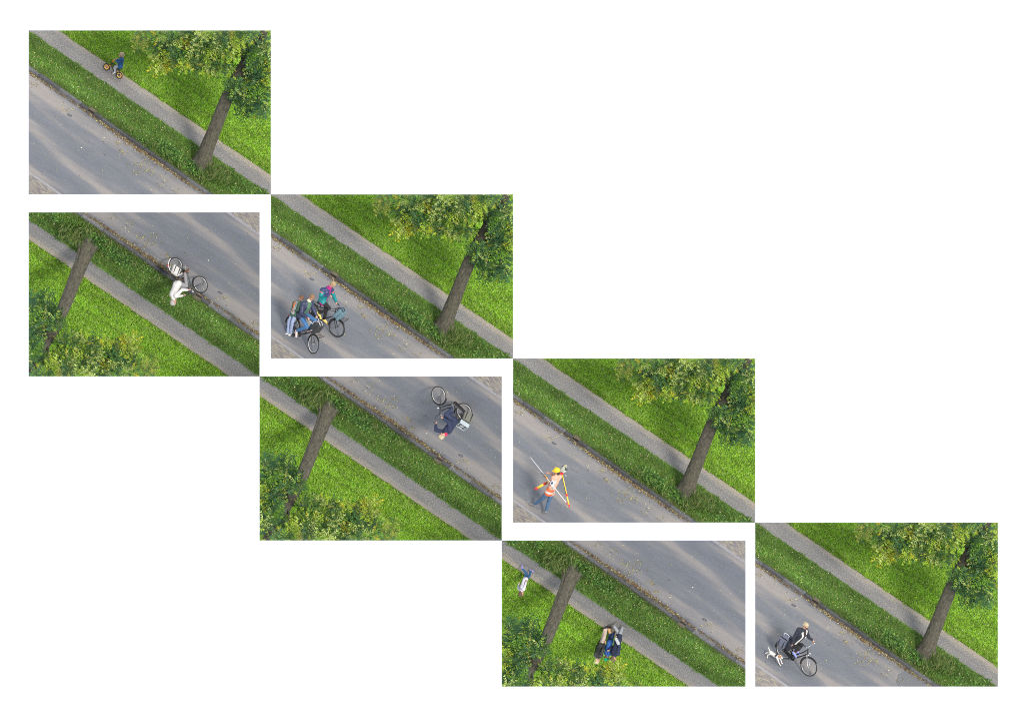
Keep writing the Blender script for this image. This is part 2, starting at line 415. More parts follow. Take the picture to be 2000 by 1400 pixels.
for i in range(300):                                # on the verge
    u = random.uniform(-12, 490); a, b = low_v(u), u*.697+kv_back
    fallen(u, random.uniform(a, b), ZV+.065, [3, 1.5, 1, .6, 5, 5, 2], .95)
for i in range(150):
    u = random.uniform(-12, 490); v = up_v(u)-abs(random.gauss(0, 60))
    fallen(u, v, ZL+.09, [2, 1, .5, 0, 4, 5, 3], .8)
for i in range(230):                                # on the path
    u = random.uniform(-12, 490); fallen(u, up_v(u)+random.uniform(0, 1)**1.4*38+1, ZP+.002, [1.2, 1.5, 1, 1, 4, 1, 4], .62)
flV = np.concatenate(flV); flC = np.concatenate(flC)
def crop_faces(V, Cc, crop):
    """keep faces inside the view, cut those that cross its border"""
    pu = UC+S*(V @ R_); pv = VC-S*(V @ U_)
    ins = (pu >= crop[0]) & (pu <= crop[2]) & (pv >= crop[1]) & (pv <= crop[3])
    al = ins.all(1); cross = ins.any(1) & ~al
    Vi, Ci = V[al], Cc[al]; k = V.shape[1]
    ex, ec = [], []
    for f in np.nonzero(cross)[0]:
        pts = [tuple(p) for p in V[f]]; c = Cc[f, 0]
        for nn, lim in ((R_, (crop[2]-UC)/S), (-R_, -(crop[0]-UC)/S), (-U_, (crop[3]-VC)/S), (U_, -(crop[1]-VC)/S)):
            o = []; 
            for i in range(len(pts)):
                p, q = np.array(pts[i]), np.array(pts[(i+1) % len(pts)])
                dp, dq = p @ nn-lim, q @ nn-lim
                if dp <= 0: o.append(p)
                if (dp < 0 < dq) or (dq < 0 < dp): o.append(p+(q-p)*dp/(dp-dq))
            pts = o
            if len(pts) < 3: break
        if len(pts) >= 3:
            for i in range(1, len(pts)-1): ex.append([pts[0], pts[i], pts[i+1]]); ec.append(c)
    return Vi, Ci, np.array(ex).reshape(-1, 3, 3), np.array(ec).reshape(-1, 3)
def crop_mesh(name, V, Cc, crop):
    Vi, Ci, ex, ec = crop_faces(V, Cc, crop)
    if V.shape[1] == 4:
        tri = np.concatenate([Vi[:, [0, 1, 2]], Vi[:, [0, 2, 3]], ex]) if len(ex) else np.concatenate([Vi[:, [0, 1, 2]], Vi[:, [0, 2, 3]]])
        cc = np.concatenate([Ci[:, :3], Ci[:, :3], np.repeat(ec[:, None], 3, 1)]) if len(ex) else np.concatenate([Ci[:, :3], Ci[:, :3]])
    else:
        tri = np.concatenate([Vi, ex]) if len(ex) else Vi
        cc = np.concatenate([Ci, np.repeat(ec[:, None], 3, 1)]) if len(ex) else Ci
    n = len(tri)
    return np_mesh(name, tri.reshape(-1, 3), np.arange(n*3).reshape(-1, 3), cc.reshape(-1, 3))

# ------------------------------------------------------------------ trunk and limbs
def tube_rings(pts, rad, seg=14, rough=0.0, seed=1, groove=None):
    pts = [Vector(p) for p in pts]; bm = bmesh.new(); rings = []
    r_ = random.Random(seed); ph = [r_.uniform(0, 6.28) for _ in range(4)]
    up = Vector((.31, .1, .2))
    for i, p in enumerate(pts):
        a = pts[max(0, i-1)]; b = pts[min(len(pts)-1, i+1)]; d = (b-a).normalized()
        x = d.cross(Vector((0, 1, 0.03)) if abs(d.y) < .9 else Vector((1, 0, 0))).normalized(); y = d.cross(x)
        rr = rad[i]; ring = []
        for k in range(seg):
            an = 2*math.pi*k/seg
            f = 1+rough*(math.sin(3*an+ph[0]+i*.25)+.6*math.sin(5*an+ph[1]-i*.4)+.4*math.sin(2*an+ph[2]+i*.7))
            if groove:
                o_ = x*math.cos(an)+y*math.sin(an); g_ = math.atan2(o_.y, o_.x)
                for (ga, gd, gw, gi) in groove:
                    da = (g_-ga+math.pi) % (2*math.pi)-math.pi; f *= 1+gd*math.exp(-(da/gw)**2)*max(0, 1-i/gi)
            ring.append(bm.verts.new(p+(x*math.cos(an)+y*math.sin(an))*rr*f))
        rings.append(ring)
    for i in range(len(rings)-1):
        for k in range(seg): bm.faces.new((rings[i][k], rings[i][(k+1) % seg], rings[i+1][(k+1) % seg], rings[i+1][k]))
    bm.faces.new(rings[0][::-1]); bm.faces.new(rings[-1])
    bmesh.ops.recalc_face_normals(bm, faces=bm.faces[:]); return bm
def smooth_path(P, n):
    P = [np.array(p, float) for p in P]; out = []
    for i in range(len(P)-1):
        p0 = P[max(0, i-1)]; p1 = P[i]; p2 = P[i+1]; p3 = P[min(len(P)-1, i+2)]
        for k in range(n):
            t = k/n; out.append(.5*((2*p1)+(p2-p0)*t+(2*p0-5*p1+4*p2-p3)*t*t+(3*p1-p0-3*p2+p3)*t**3))
    out.append(P[-1]); return out
TRUNK = [(335, 266), (340, 254), (347, 233), (358, 204), (382, 144), (400, 105), (416, 74), (436, 42), (452, 18), (472, -22)]
TRAD = [.47, .345, .280, .258, .245, .222, .195, .165, .145, .12]
trunk_pts = smooth_path([crown_point(u, v, 0) - (np.array([0, 0, .10]) if i == 0 else 0) for i, (u, v) in enumerate(TRUNK)], 5)
trunk_rad = .95*np.interp(np.linspace(0, len(TRAD)-1, len(trunk_pts)), range(len(TRAD)), TRAD)
LIMBS = [[(420, 68, 0), (415, 45, .3), (421, 20, .4), (418, -10, .5)], [(436, 42, 0), (400, 22, -.3), (350, 12, -.5), (290, 18, -.4)],
         [(400, 105, 0), (420, 96, .5), (445, 88, .8), (468, 84, .9)],
         [(382, 144, 0), (392, 118, .35), (410, 112, .5)], [(416, 72, -.1), (440, 90, -.7), (462, 120, -1.0)], [(402, 85, .3), (425, 78, .5), (450, 62, .7)]]
LRAD = [(.05, .025), (.06, .02), (.06, .015), (.03, .012), (.06, .02), (.016, .008)]

# ------------------------------------------------------------------ setting, one street scene per view
tri_total = 0
for crop, ts in VAR.items():
    def sheet(name, uvz, t0):
        me = to_mesh(clip_bm(poly_bm([G(*q) for q in uvz]), crop, False), name); setuv(me, t0); return me
    far = -60
    me_road = sheet('road', [(UA, kerb_v(UA)-1, 0), (UB, kerb_v(UB)-1, 0), (UB, brick_v(UB), 0), (UA, brick_v(UA), 0)], 0)
    me_path = sheet('path', [(UA, up_v(UA)-1.5, ZP), (UB, up_v(UB)-1.5, ZP), (UB, low_v(UB)+1.5, ZP), (UA, low_v(UA)+1.5, ZP)], tP)
    me_verge = to_mesh(clip_bm(poly_bm([G(UA, low_v(UA), ZV-.004), G(UB, low_v(UB), ZV-.004), kerb_back(UB), kerb_back(UA)]), crop, False), 'verge')
    me_lawn = sheet('lawn', [(UA, up_v(UA), ZL-.006), (UA, -200, ZL-.006), (UB, -200, ZL-.006), (UB, up_v(UB), ZL-.006)], 0)
    bot = -.34
    corners = [G(crop[0]-20, crop[1]-20), G(crop[2]+20, crop[1]-20), G(crop[2]+20, crop[3]+20), G(crop[0]-20, crop[3]+20)]
    me_gr = to_mesh(clip_bm(prism_bm([c*2+np.array([0, 0, bot]) for c in corners], [c*2+np.array([0, 0, -.02]) for c in corners]), crop), 'ground')
    me_grass_l = crop_mesh('lawn_grass', LV, LC, crop); me_grass_v = crop_mesh('verge_grass', VV, VCo, crop)
    me_weed = crop_mesh('weeds', wdV, wdC, crop); me_fall = crop_mesh('fallen_leaves', flV, flC, crop)
    me_crown = crop_mesh('crown', crV, crC, crop)
    me_trunk = to_mesh(clip_bm(tube_rings(trunk_pts, trunk_rad, 48, .03, 1, [(-.62, -.30, .12, 20), (-.25, .22, .22, 14), (-1.35, .12, .35, 12), (-2.6, .16, .3, 9)]), crop), 'trunk', True)
    me_limbs = []
    for L, (r0, r1) in zip(LIMBS, LRAD):
        pp = smooth_path([crown_point(*q) for q in L], 4)
        bm = clip_bm(tube_rings(pp, np.linspace(r0, r1, len(pp)), 8, .04), crop)
        if len(bm.faces): me_limbs.append(to_mesh(bm, 'branch', True))
        else: bm.free()
    me_roots = []
    for rp, rr in (([(343, 258), (350, 262), (358, 267), (366, 270)], .10), ([(330, 260), (322, 262), (315, 262)], .10), ([(338, 264), (341, 270), (348, 275)], .09)):
        pp = smooth_path([G(a_, b_, ZV+.10-.075*i) for i, (a_, b_) in enumerate(rp)], 3)
        bm = clip_bm(tube_rings(pp, np.linspace(rr, .03, len(pp)), 8, .05), crop)
        if len(bm.faces): me_roots.append(to_mesh(bm, 'root', True))
        else: bm.free()
    # kerb stones, one metre each, with open joints; a gap is left for the drain
    stones = []; s = -1.6; L_end = st(G(UB, kerb_v(UB)))[0]; rk = random.Random(4)
    sd0 = st(G(113, kerb_v(113)))[0]; sd1 = sd0+.33
    cuts = []
    while s < L_end:
        e = s+1.0; a, b = s+.006, e-.006
        if a < sd1 and b > sd0:
            if sd0-a > .05: cuts.append((a, sd0-.01))
            if b-sd1 > .05: cuts.append((sd1+.01, b))
        else: cuts.append((a, b))
        s = e
    for a, b in cuts:
        dy, dz = rk.uniform(-.008, .008), rk.uniform(-.008, .006)
        A, B = hB+H_*a+Mn*dy, hB+H_*b+Mn*(dy+rk.uniform(-.004, .004)); up = np.array([0, 0, 1.0])
        bv = .018
        prof = [(0, -.10), (0.004, KH-bv), (.004+bv, KH), (KB, KH), (KB, -.10)]
        base = [A+Mn*x+up*(y+dz) for x, y in prof]; top = [B+Mn*x+up*(y+dz) for x, y in prof]
        bm = clip_bm(prism_bm(base, top), crop)
        if len(bm.faces): stones.append(to_mesh(bm, 'kerb_stone'))
        else: bm.free()
    # flush concrete strip and bricks at the road's other edge
    strip = []
    tb = st(G(30, brick_v(30)))[1]
    sb0 = st(G(-30, brick_v(-30)))[0]; s = sb0
    while s < sb0+4:
        A, B = hB+H_*(s+.004)+Mn*tb, hB+H_*(s+.996)+Mn*tb
        base = [A, B, B-Mn*.16, A-Mn*.16]; base = [p+np.array([0, 0, -.05]) for p in base]; top = [p+np.array([0, 0, .056]) for p in base]
        bm = clip_bm(prism_bm(base, top), crop)
        if len(bm.faces): strip.append(to_mesh(bm, 'edging_stone'))
        else: bm.free()
        s += 1.0
    bricks = []; r = 0; tt = tb-.172
    while r < 26:
        s = sb0+(.105 if r % 2 else 0)+rk.uniform(-.01, .01)
        while s < sb0+3.6:
            hz = rk.uniform(-.006, .006)
            A, B = hB+H_*(s+.005)+Mn*(tt-.004), hB+H_*(s+.205)+Mn*(tt-.004)
            base = [p+np.array([0, 0, -.06]) for p in (A, B, B-Mn*.062, A-Mn*.062)]; top = [p+np.array([0, 0, .062+hz]) for p in base]
            uu, vv_ = px(A)
            if crop[0]-15 < uu < crop[2] and vv_ < crop[3]+12:
                bm = clip_bm(prism_bm(base, top), crop)
                if len(bm.faces): bricks.append(to_mesh(bm, 'brick'))
                else: bm.free()
            s += .21
        tt -= .07; r += 1
    bedm = to_mesh(clip_bm(poly_bm([G(UA, brick_v(UA)+.2, -.012), G(UB, brick_v(UB)+.2, -.012), G(UB, brick_v(UB)+120, -.012), G(UA, brick_v(UA)+120, -.012)]), crop, False), 'brick_paving')
    # drain in the kerb line
    up = np.array([0, 0, 1.0])
    A, B = hB+H_*(sd0+.0), hB+H_*sd1
    def bar(a, b, y0, y1, z0, z1):
        p, q = hB+H_*a, hB+H_*b
        bs = [p+Mn*y0+up*z0, q+Mn*y0+up*z0, q+Mn*y1+up*z0, p+Mn*y1+up*z0]
        return prism_bm(bs, [x+up*(z1-z0) for x in bs])
    drain = [('drain_box', to_mesh(bar(sd0+.03, sd1-.03, .03, .12, -.05, .125), 'drain_box'), dark),
             ('drain_lid', to_mesh(bar(sd0+.012, sd1-.012, .035, .215, .13, .152), 'drain_lid'), rust),
             ('drain_sill', to_mesh(bar(sd0+.03, sd1-.03, -.01, .03, -.03, .05), 'drain_sill'), rust),
             ('drain_cheek', to_mesh(bar(sd0-.004, sd0+.028, .0, .20, -.03, .129), 'drain_cheek'), kerbm),
             ('drain_cheek', to_mesh(bar(sd1-.028, sd1+.004, .0, .20, -.03, .129), 'drain_cheek'), kerbm)]
    # oval valve cover
    vc = G(80, 165.5, 0)
    def oval(rx, ry, z0, z1, dx=0):
        n = 20; pts = [vc+H_*(dx+rx*math.cos(2*math.pi*i/n))+Mn*ry*math.sin(2*math.pi*i/n) for i in range(n)]
        return prism_bm([p+up*z0 for p in pts], [p+up*z1 for p in pts])
    cover = [('cover_frame', to_mesh(oval(.10, .085, -.03, .008), 'cover_frame'), iron), ('cover_lid', to_mesh(oval(.078, .065, .0, .012), 'cover_lid'), iron), ('cover_knob', to_mesh(oval(.014, .014, .005, .02), 'cover_knob'), flushm)]
    vc = G(123, 244, 0)
    cover2 = [('cover_lid', to_mesh(oval(.07, .06, -.02, .008), 'cover_lid'), iron)]
    patch = None
    if ts[0] is T4:
        P = [(284, 300), (300, 293), (330, 300), (352, 318), (345, 330), (288, 330), (280, 315)]
        patch = to_mesh(clip_bm(poly_bm([G(u, v, .004) for u, v in P]), crop, False), 'asphalt_patch'); setuv(patch, 0)
    for t in ts:
        M = t.M; wh = t.where
        link('ground', me_gr, None, M, [soil], kind='structure')
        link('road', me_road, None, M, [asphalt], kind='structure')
        link('footpath', me_path, None, M, [pathm], kind='structure')
        link('verge', me_verge, None, M, [soil], kind='structure')
        link('lawn', me_lawn, None, M, [soil], kind='structure')
        k = link('kerb', None, None, M, kind='structure')
        for i, me in enumerate(stones): link('kerb_stone', me, k, None, [kerbs[(0, 1, 0, 2, 2, 1, 2, 2, 1)[i % 9]]])
        pv = link('brick_paving', bedm, None, M, [soil], kind='structure')
        for me in strip: link('edging_stone', me, pv, None, [flushm])
        for i, me in enumerate(bricks): link('brick', me, pv, None, [brickm[(i*7+i//5) % 4]])
        if patch: link('asphalt_patch', patch, None, M, [plain('fresh_asphalt', (.140, .148, .164), .85, 0, .3, 50)], kind='structure')
        link('lawn_grass', me_grass_l, None, M, [grassm], kind='stuff', label='bright mown lawn grass '+wh, category='grass')
        link('verge_grass', me_grass_v, None, M, [grassm], kind='stuff', label='darker verge grass between kerb and path '+wh, category='grass')
        link('weeds', me_weed, None, M, [grassm], kind='stuff', label='leafy weeds around the tree foot '+wh, category='weeds')
        link('fallen_leaves', me_fall, None, M, [fallm], kind='stuff', label='yellow and brown fallen leaves along the gutter '+wh, category='leaves')
        tr = link('ash_tree', None, None, M @ Matrix.Translation(Vector(TB)), label='tree with thick brown trunk and feathery leaves '+wh, category='tree', group='trees on the verge')
        back = Matrix.Translation(-Vector(TB))
        link('trunk', me_trunk, tr, back, [bark])
        for me in me_limbs: link('branch', me, tr, back, [bark])
        for me in me_roots: link('root', me, tr, back, [bark])
        link('crown', me_crown, tr, back, [leafm])
        dr = link('storm_drain', None, None, M, label='rusty storm drain set in the kerb '+wh, category='drain', group='storm drains in the kerb')
        for nm, me, mt in drain: link(nm, me, dr, None, [mt])
        cv = link('valve_cover', None, None, M, label='oval iron valve cover in the road '+wh, category='manhole cover', group='valve covers in the road')
        for nm, me, mt in cover: link(nm, me, cv, None, [mt])

# ------------------------------------------------------------------ frames for bicycles, people, the dog
class Frame:
    """local axes: x ahead, y left, z up"""
    def __init__(s, t, base, head):
        s.t = t; s.b = np.array(base, float); h = np.array([head[0], head[1], 0.0]); s.h = h/np.linalg.norm(h)
        s.l = np.array([-s.h[1], s.h[0], 0]); s.n = np.array([0, 0, 1.0])
        m = Matrix.Identity(4)
        for i in range(3): m[i][0], m[i][1], m[i][2], m[i][3] = s.h[i], s.l[i], s.n[i], s.b[i]
        s.M = t.M @ m; s.bu, s.bv = px(s.b)
    def at(s, X, Y, y):
        """local point with sideways offset y that is seen at photo pixel X, Y"""
        u, v = uv_of(s.t, X, Y)
        A = np.array([[s.h @ R_, s.n @ R_], [s.h @ U_, s.n @ U_]])
        r = np.array([(u-s.bu)/S-(s.l @ R_)*y, -(v-s.bv)/S-(s.l @ U_)*y])
        x, z = np.linalg.solve(A, r); return np.array([x, y, z])
def bike_frame(t, rear, front, R, z0=0.0):
    ur, vr = uv_of(t, *rear); uf, vf = uv_of(t, *front)
    a = G(ur, vr, R+z0); b = G(uf, vf, R+z0)
    f = Frame(t, [a[0], a[1], z0], b-a); f.wb = np.linalg.norm(b-a); return f

# ------------------------------------------------------------------ mesh pieces
def cap(buf, a, b, ra, rb, seg=12, nr=4):
    V, F = buf; a = np.array(a, float); b = np.array(b, float); d = b-a; L = np.linalg.norm(d)
    d = d/L if L > 1e-6 else np.array([0, 0, 1.0])
    x = np.cross(d, [0, 1, .07] if abs(d[1]) < .9 else [1, 0, 0]); x /= np.linalg.norm(x); y = np.cross(d, x)
    rows = []
    for i in range(nr+1):
        th = math.pi/2*(i/nr); rows.append((a-d*ra*math.cos(th), ra*math.sin(th)))
    for i in range(nr+1):
        th = math.pi/2*(i/nr); rows.append((b+d*rb*math.sin(th), rb*math.cos(th)))
    o = len(V); V.append(rows[0][0])
    for c, r in rows[1:-1]:
        for k in range(seg):
            an = 2*math.pi*k/seg; V.append(c+(x*math.cos(an)+y*math.sin(an))*r)
    V.append(rows[-1][0]); nrow = len(rows)-2
    for k in range(seg): F.append((o, o+1+(k+1) % seg, o+1+k))
    for i in range(nrow-1):
        for k in range(seg):
            p = o+1+i*seg; F.append((p+k, p+(k+1) % seg, p+seg+(k+1) % seg, p+seg+k))
    p = o+1+(nrow-1)*seg
    for k in range(seg): F.append((p+k, p+(k+1) % seg, len(V)-1))
def buf(): return ([], [])
def ell(bf, c, rx, axes=None, seg=14, nr=8):
    """ellipsoid; axes = 3 vectors (unit) scaled by rx triple"""
    V, F = bf; c = np.array(c, float); A = np.eye(3) if axes is None else np.array(axes, float); o = len(V)
    V.append(c+A[2]*rx[2])
    for i in range(1, nr):
        th = math.pi*i/nr
        for k in range(seg):
            an = 2*math.pi*k/seg
            V.append(c+A[0]*rx[0]*math.sin(th)*math.cos(an)+A[1]*rx[1]*math.sin(th)*math.sin(an)+A[2]*rx[2]*math.cos(th))
    V.append(c-A[2]*rx[2])
    for k in range(seg): F.append((o, o+1+k, o+1+(k+1) % seg))
    for i in range(nr-2):
        p = o+1+i*seg
        for k in range(seg): F.append((p+k, p+seg+k, p+seg+(k+1) % seg, p+(k+1) % seg))
    p = o+1+(nr-2)*seg
    for k in range(seg): F.append((p+k, len(V)-1, p+(k+1) % seg))
def boxp(bf, c, sx, sy, sz, axes=None, taper=1.0):
    V, F = bf; c = np.array(c, float); A = np.eye(3) if axes is None else np.array(axes, float); o = len(V)
    for k in (-1, 1):
        f = 1.0 if k < 0 else taper
        for i, j in ((-1, -1), (1, -1), (1, 1), (-1, 1)): V.append(c+A[0]*i*sx/2*f+A[1]*j*sy/2*f+A[2]*k*sz/2)
    F += [(o, o+3, o+2, o+1), (o+4, o+5, o+6, o+7)] + [(o+i, o+(i+1) % 4, o+4+(i+1) % 4, o+4+i) for i in range(4)]
def tube(bf, pts, r, seg=8):
    P = [np.array(p, float) for p in pts]
    V, F = bf; o = len(V); n = len(P); rr = r if hasattr(r, '__len__') else [r]*n
    for i, p in enumerate(P):
        d = P[min(n-1, i+1)]-P[max(0, i-1)]; d = d/np.linalg.norm(d)
        x = np.cross(d, [0, 1, .05] if abs(d[1]) < .9 else [1, 0, 0]); x /= np.linalg.norm(x); y = np.cross(d, x)
        for k in range(seg):
            an = 2*math.pi*k/seg; V.append(p+(x*math.cos(an)+y*math.sin(an))*rr[i])
    for i in range(n-1):
        for k in range(seg): F.append((o+i*seg+k, o+i*seg+(k+1) % seg, o+(i+1)*seg+(k+1) % seg, o+(i+1)*seg+k))
    F.append(tuple(o+k for k in range(seg))[::-1]); F.append(tuple(o+(n-1)*seg+k for k in range(seg)))
def ring(bf, c, R, r, ax, a0=0, a1=2*math.pi, n=40, seg=8):
    """torus or arc round axis ax (unit) through c; angle 0 = ahead, turning upwards"""
    ax = np.array(ax, float); up = np.array([0, 0, 1.0]); x = np.cross(ax, up); x /= np.linalg.norm(x)
    if x[0] < 0: x = -x
    full = abs(a1-a0) > 6.28
    pts = [np.array(c)+(x*math.cos(a)+up*math.sin(a))*R for a in np.linspace(a0, a1, n+1)]
    V, F = bf; o = len(V); m_ = n if full else n+1
    for i in range(m_):
        d = (pts[i]-c); d /= np.linalg.norm(d)
        for k in range(seg):
            an = 2*math.pi*k/seg; V.append(pts[i]+d*math.cos(an)*r+ax*math.sin(an)*r)
    for i in range(n):
        j = (i+1) % m_ if full else i+1
        for k in range(seg): F.append((o+i*seg+k, o+i*seg+(k+1) % seg, o+j*seg+(k+1) % seg, o+j*seg+k))
def part(name, bf, mat, parent, smooth=True, **props):
    me = bpy.data.meshes.new(name); me.from_pydata([tuple(v) for v in bf[0]], [], bf[1]); me.validate(); me.update()
    bm = bmesh.new(); bm.from_mesh(me); bmesh.ops.recalc_face_normals(bm, faces=bm.faces[:]); bm.to_mesh(me); bm.free()
    if smooth: me.polygons.foreach_set('use_smooth', np.ones(len(me.polygons), bool))
    mats = mat if isinstance(mat, (list, tuple)) else [mat]
    return link(name, me, parent, None, mats, **props)
def fused(name, bf, vox, mat, parent, pick_=None, it=3, **props):
    """overlapping pieces grown into one continuous skin"""
    me = bpy.data.meshes.new('tmp'); me.from_pydata([tuple(v) for v in bf[0]], [], bf[1]); me.update()
    ob = bpy.data.objects.new('tmp', me); C.objects.link(ob)
    r = ob.modifiers.new('r', 'REMESH'); r.mode = 'VOXEL'; r.voxel_size = vox
    s = ob.modifiers.new('s', 'SMOOTH'); s.factor = .5; s.iterations = it
    dg = bpy.context.evaluated_depsgraph_get(); me2 = bpy.data.meshes.new_from_object(ob.evaluated_get(dg))
    bpy.data.objects.remove(ob); bpy.data.meshes.remove(me)
    me2.name = name; me2.polygons.foreach_set('use_smooth', np.ones(len(me2.polygons), bool))
    mats = mat if isinstance(mat, (list, tuple)) else [mat]
    o = link(name, me2, parent, None, mats, **props)
    if pick_:
        for p in me2.polygons: p.material_index = pick_(np.array(p.center), np.array(p.normal))
    return o
def root(name, fr, label, cat, **k): return link(name, None, None, fr.M, label=label, category=cat, **k)

blackp = plain('black_paint', (.012, .013, .016), .35, 0, .3, 30, 0)
rubber = plain('rubber', (.018, .018, .019), .75, 0, .3, 60)
steel = plain('bright_steel', (.55, .56, .58), .3, .9, .15, 40, 0)
alu = plain('grey_aluminium', (.42, .43, .45), .4, .6, .15, 40, 0)
leather = plain('black_leather', (.02, .018, .017), .5, 0, .3, 40)
whitep = plain('white_paint', (.58, .58, .58), .4, 0, .08, 20, 0)
redl = plain('red_reflector', (.55, .02, .03), .3, 0, .1, 20, 0)
brownl = plain('brown_leather', (.12, .05, .03), .5, 0, .3, 40)

spokem = plain('spoke_grey', (.22, .225, .235), .4, .5, .1, 20, 0)
def bicycle(fr, label, R=.35, saddle=None, gripR=None, gripL=None, frame_mat=None, fork_mat=None, bar_mat=None, rim_mat=None, tyre_r=.021, steer=0, guard_mat=None, kid=False, style='dutch', rack=True, front_rack=False, guard_arc=True, foot=None):
    fm = frame_mat or blackp; fk = fork_mat or fm; bm_ = bar_mat or blackp; rm = rim_mat or alu; gm = guard_mat or blackp
    wb = fr.wb; rt = root('bicycle', fr, label, 'bicycle', group='bicycles on the street')
    q = R/.35
    def wheel(c, st_, nsp=20):
        ax = np.array([-math.sin(st_), math.cos(st_), 0]); b = buf(); ring(b, c, R-tyre_r, tyre_r, ax); w_ = part('wheel', b, rubber, rt)
        b = buf(); ring(b, c, R-2.3*tyre_r-.004, .012*q if not kid else .02, ax); part('rim', b, rm, w_)
        b = buf(); fx = np.cross(ax, [0, 0, 1.0])
        for i in range(nsp):
            an = 2*math.pi*i/nsp; d = fx*math.cos(an)+np.array([0, 0, 1])*math.sin(an)
            sd = ax*(.03 if i % 2 else -.03)*q
            tube(b, [np.array(c)+sd, np.array(c)+d*(R-2.3*tyre_r)], .0016 if not kid else .002, 4)
        part('spokes', b, spokem, w_)
        b = buf(); cap(b, np.array(c)-ax*.05*q, np.array(c)+ax*.05*q, .022*q, .022*q); part('hub', b, steel, w_)
        return ax
    rh = np.array([0, 0, R]); fh = np.array([wb, 0, R])
    wheel(rh, 0); ax = wheel(fh, steer)
    sad = saddle if saddle is not None else np.array([.22*wb, 0, .98*q])
    bb = np.array([.40*wb, 0, .29*q if not kid else R*1.05])
    seat_top = np.array([sad[0]+.02*q, 0, sad[2]-.05*q])
    ht_b = np.array([.80*wb, 0, 2*R+.06*q]); ht_t = np.array([.745*wb, 0, 2*R+(.24*q if not kid else .16)])
    gr = gripR if gripR is not None else np.array([.55*wb, -.28, 1.08*q]); gl = gripL if gripL is not None else np.array([.55*wb, .28, 1.08*q])
    b = buf(); tr = .017*q if not kid else .016
    tube(b, [bb, seat_top], tr); tube(b, [ht_b, ht_t], tr*1.2)
    if style == 'step': tube(b, smooth_path([ht_t-np.array([0, 0, .05]), ht_t*.5+bb*.5+np.array([.0, 0, .0]), bb*.75+seat_top*.25], 4), tr*1.15); tube(b, smooth_path([ht_b, ht_b*.45+bb*.55-np.array([0, 0, .03]), bb], 4), tr*1.3)
    else: tube(b, [ht_t-np.array([0, 0, .04]), seat_top-np.array([0, 0, .10])], tr); tube(b, [ht_b, bb], tr*1.15)
    for y in (-.05*q, .05*q):
        yy = np.array([0, y, 0]); tube(b, [bb+yy*.6, rh+yy], tr*.7); tube(b, [seat_top-np.array([0, 0, .08*q])+yy*.3, rh+yy], tr*.6)
    cap(b, bb-np.array([0, .04*q, 0]), bb+np.array([0, .04*q, 0]), .026*q, .026*q); part('frame', b, fm, rt)
    b = buf(); cr_ = ht_b-np.array([0, 0, .03*q])
    for y in (-1, 1): tube(b, smooth_path([cr_+ax*.04*q*y, cr_*.4+fh*.6+ax*.052*q*y+np.array([-.015, 0, 0]), fh+ax*.058*q*y], 4), tr*.95)
    cap(b, cr_-ax*.04*q, cr_+ax*.04*q, tr, tr); part('fork', b, fk, rt)
    b = buf(); stem = ht_t+np.array([-.02, 0, .10*q if not kid else .05]); tube(b, [ht_t, stem], tr*.8)
    for g, sgn in ((gr, -1), (gl, 1)):
        g = np.array(g); tube(b, smooth_path([stem, stem+np.array([.05*q, sgn*.10*q, .04*q]), np.array([(stem[0]+g[0])/2+.05*q, g[1]*.85, (stem[2]+g[2])/2+.03*q]), g+np.array([.06*q, -sgn*.01, .0]), g+np.array([-.05*q, 0, 0])], 4), .012*q if not kid else .011)
    hb = part('handlebar', b, bm_, rt)
    for g in (gr, gl):
        b = buf(); cap(b, np.array(g)+np.array([.05*q, 0, 0]), np.array(g)-np.array([.06*q, 0, 0]), .017*q, .017*q); part('grip', b, rubber, hb)
        b = buf(); tube(b, [np.array(g)+np.array([.09*q, 0, -.005]), np.array(g)+np.array([.05*q, 0, -.045*q]), np.array(g)+np.array([-.03*q, 0, -.05*q])], .007*q); part('brake_lever', b, steel if not kid else blackp, hb)
    b = buf(); ell(b, sad+np.array([-.04*q, 0, 0]), (.11*q, .09*q, .04*q)); cap(b, sad, sad+np.array([.15*q, 0, .0]), .04*q, .024*q)
    part('saddle', b, leather, rt)
    # crank and chain case
    ca = math.radians(-35)
    if foot is not None: ca = math.atan2(foot[2]-bb[2], foot[0]-bb[0])
    for sgn, yv in ((1, -.09*q), (-1, .09*q)):
        d = np.array([math.cos(ca), 0, math.sin(ca)])*.165*q*sgn*(.7 if kid else 1)
        p = bb+np.array([0, yv, 0]); b = buf(); tube(b, [p, p+d], .011*q); cs = part('crank', b, steel, rt)
        b = buf(); boxp(b, p+d+np.array([0, math.copysign(.05*q, yv), 0]), .09*q, .09*q, .025*q); part('pedal', b, rubber, cs, False)
    b = buf(); y = -.055*q
    cap(b, bb+np.array([.0, y, 0]), rh+np.array([.0, y, 0]), .095*q if not kid else .05, .045*q if not kid else .03, 14, 3)
    V = np.array(b[0]); V[:, 1] = y+(V[:, 1]-y)*.16; part('chain_case', ([*V], b[1]), blackp, rt)
    if guard_arc:
        b = buf(); ring(b, rh, R+.022*q, .019*q, (0, 1, 0), math.radians(10), math.radians(200), 22, 6); part('mudguard', b, gm, rt)
        b = buf(); ring(b, fh, R+.022*q, .019*q, ax, math.radians(50), math.radians(195), 16, 6); part('mudguard', b, blackp, rt)
    if not kid:
        b = buf(); tube(b, [bb+np.array([-.05, .07, 0]), np.array([bb[0]-.22, .12, .12])], .010); part('kickstand', b, steel, rt)
        b = buf(); ell(b, ht_b+np.array([.07, 0, .06]), (.045, .04, .04)); tube(b, [ht_b+np.array([0, 0, .03]), ht_b+np.array([.06, 0, .05])], .012, 6); part('headlamp', b, steel, rt)
        b = buf(); ell(b, rh+np.array([-(R+.05)*.866, 0, (R+.05)*.5]), (.022, .035, .032)); part('rear_reflector', b, redl, rt)
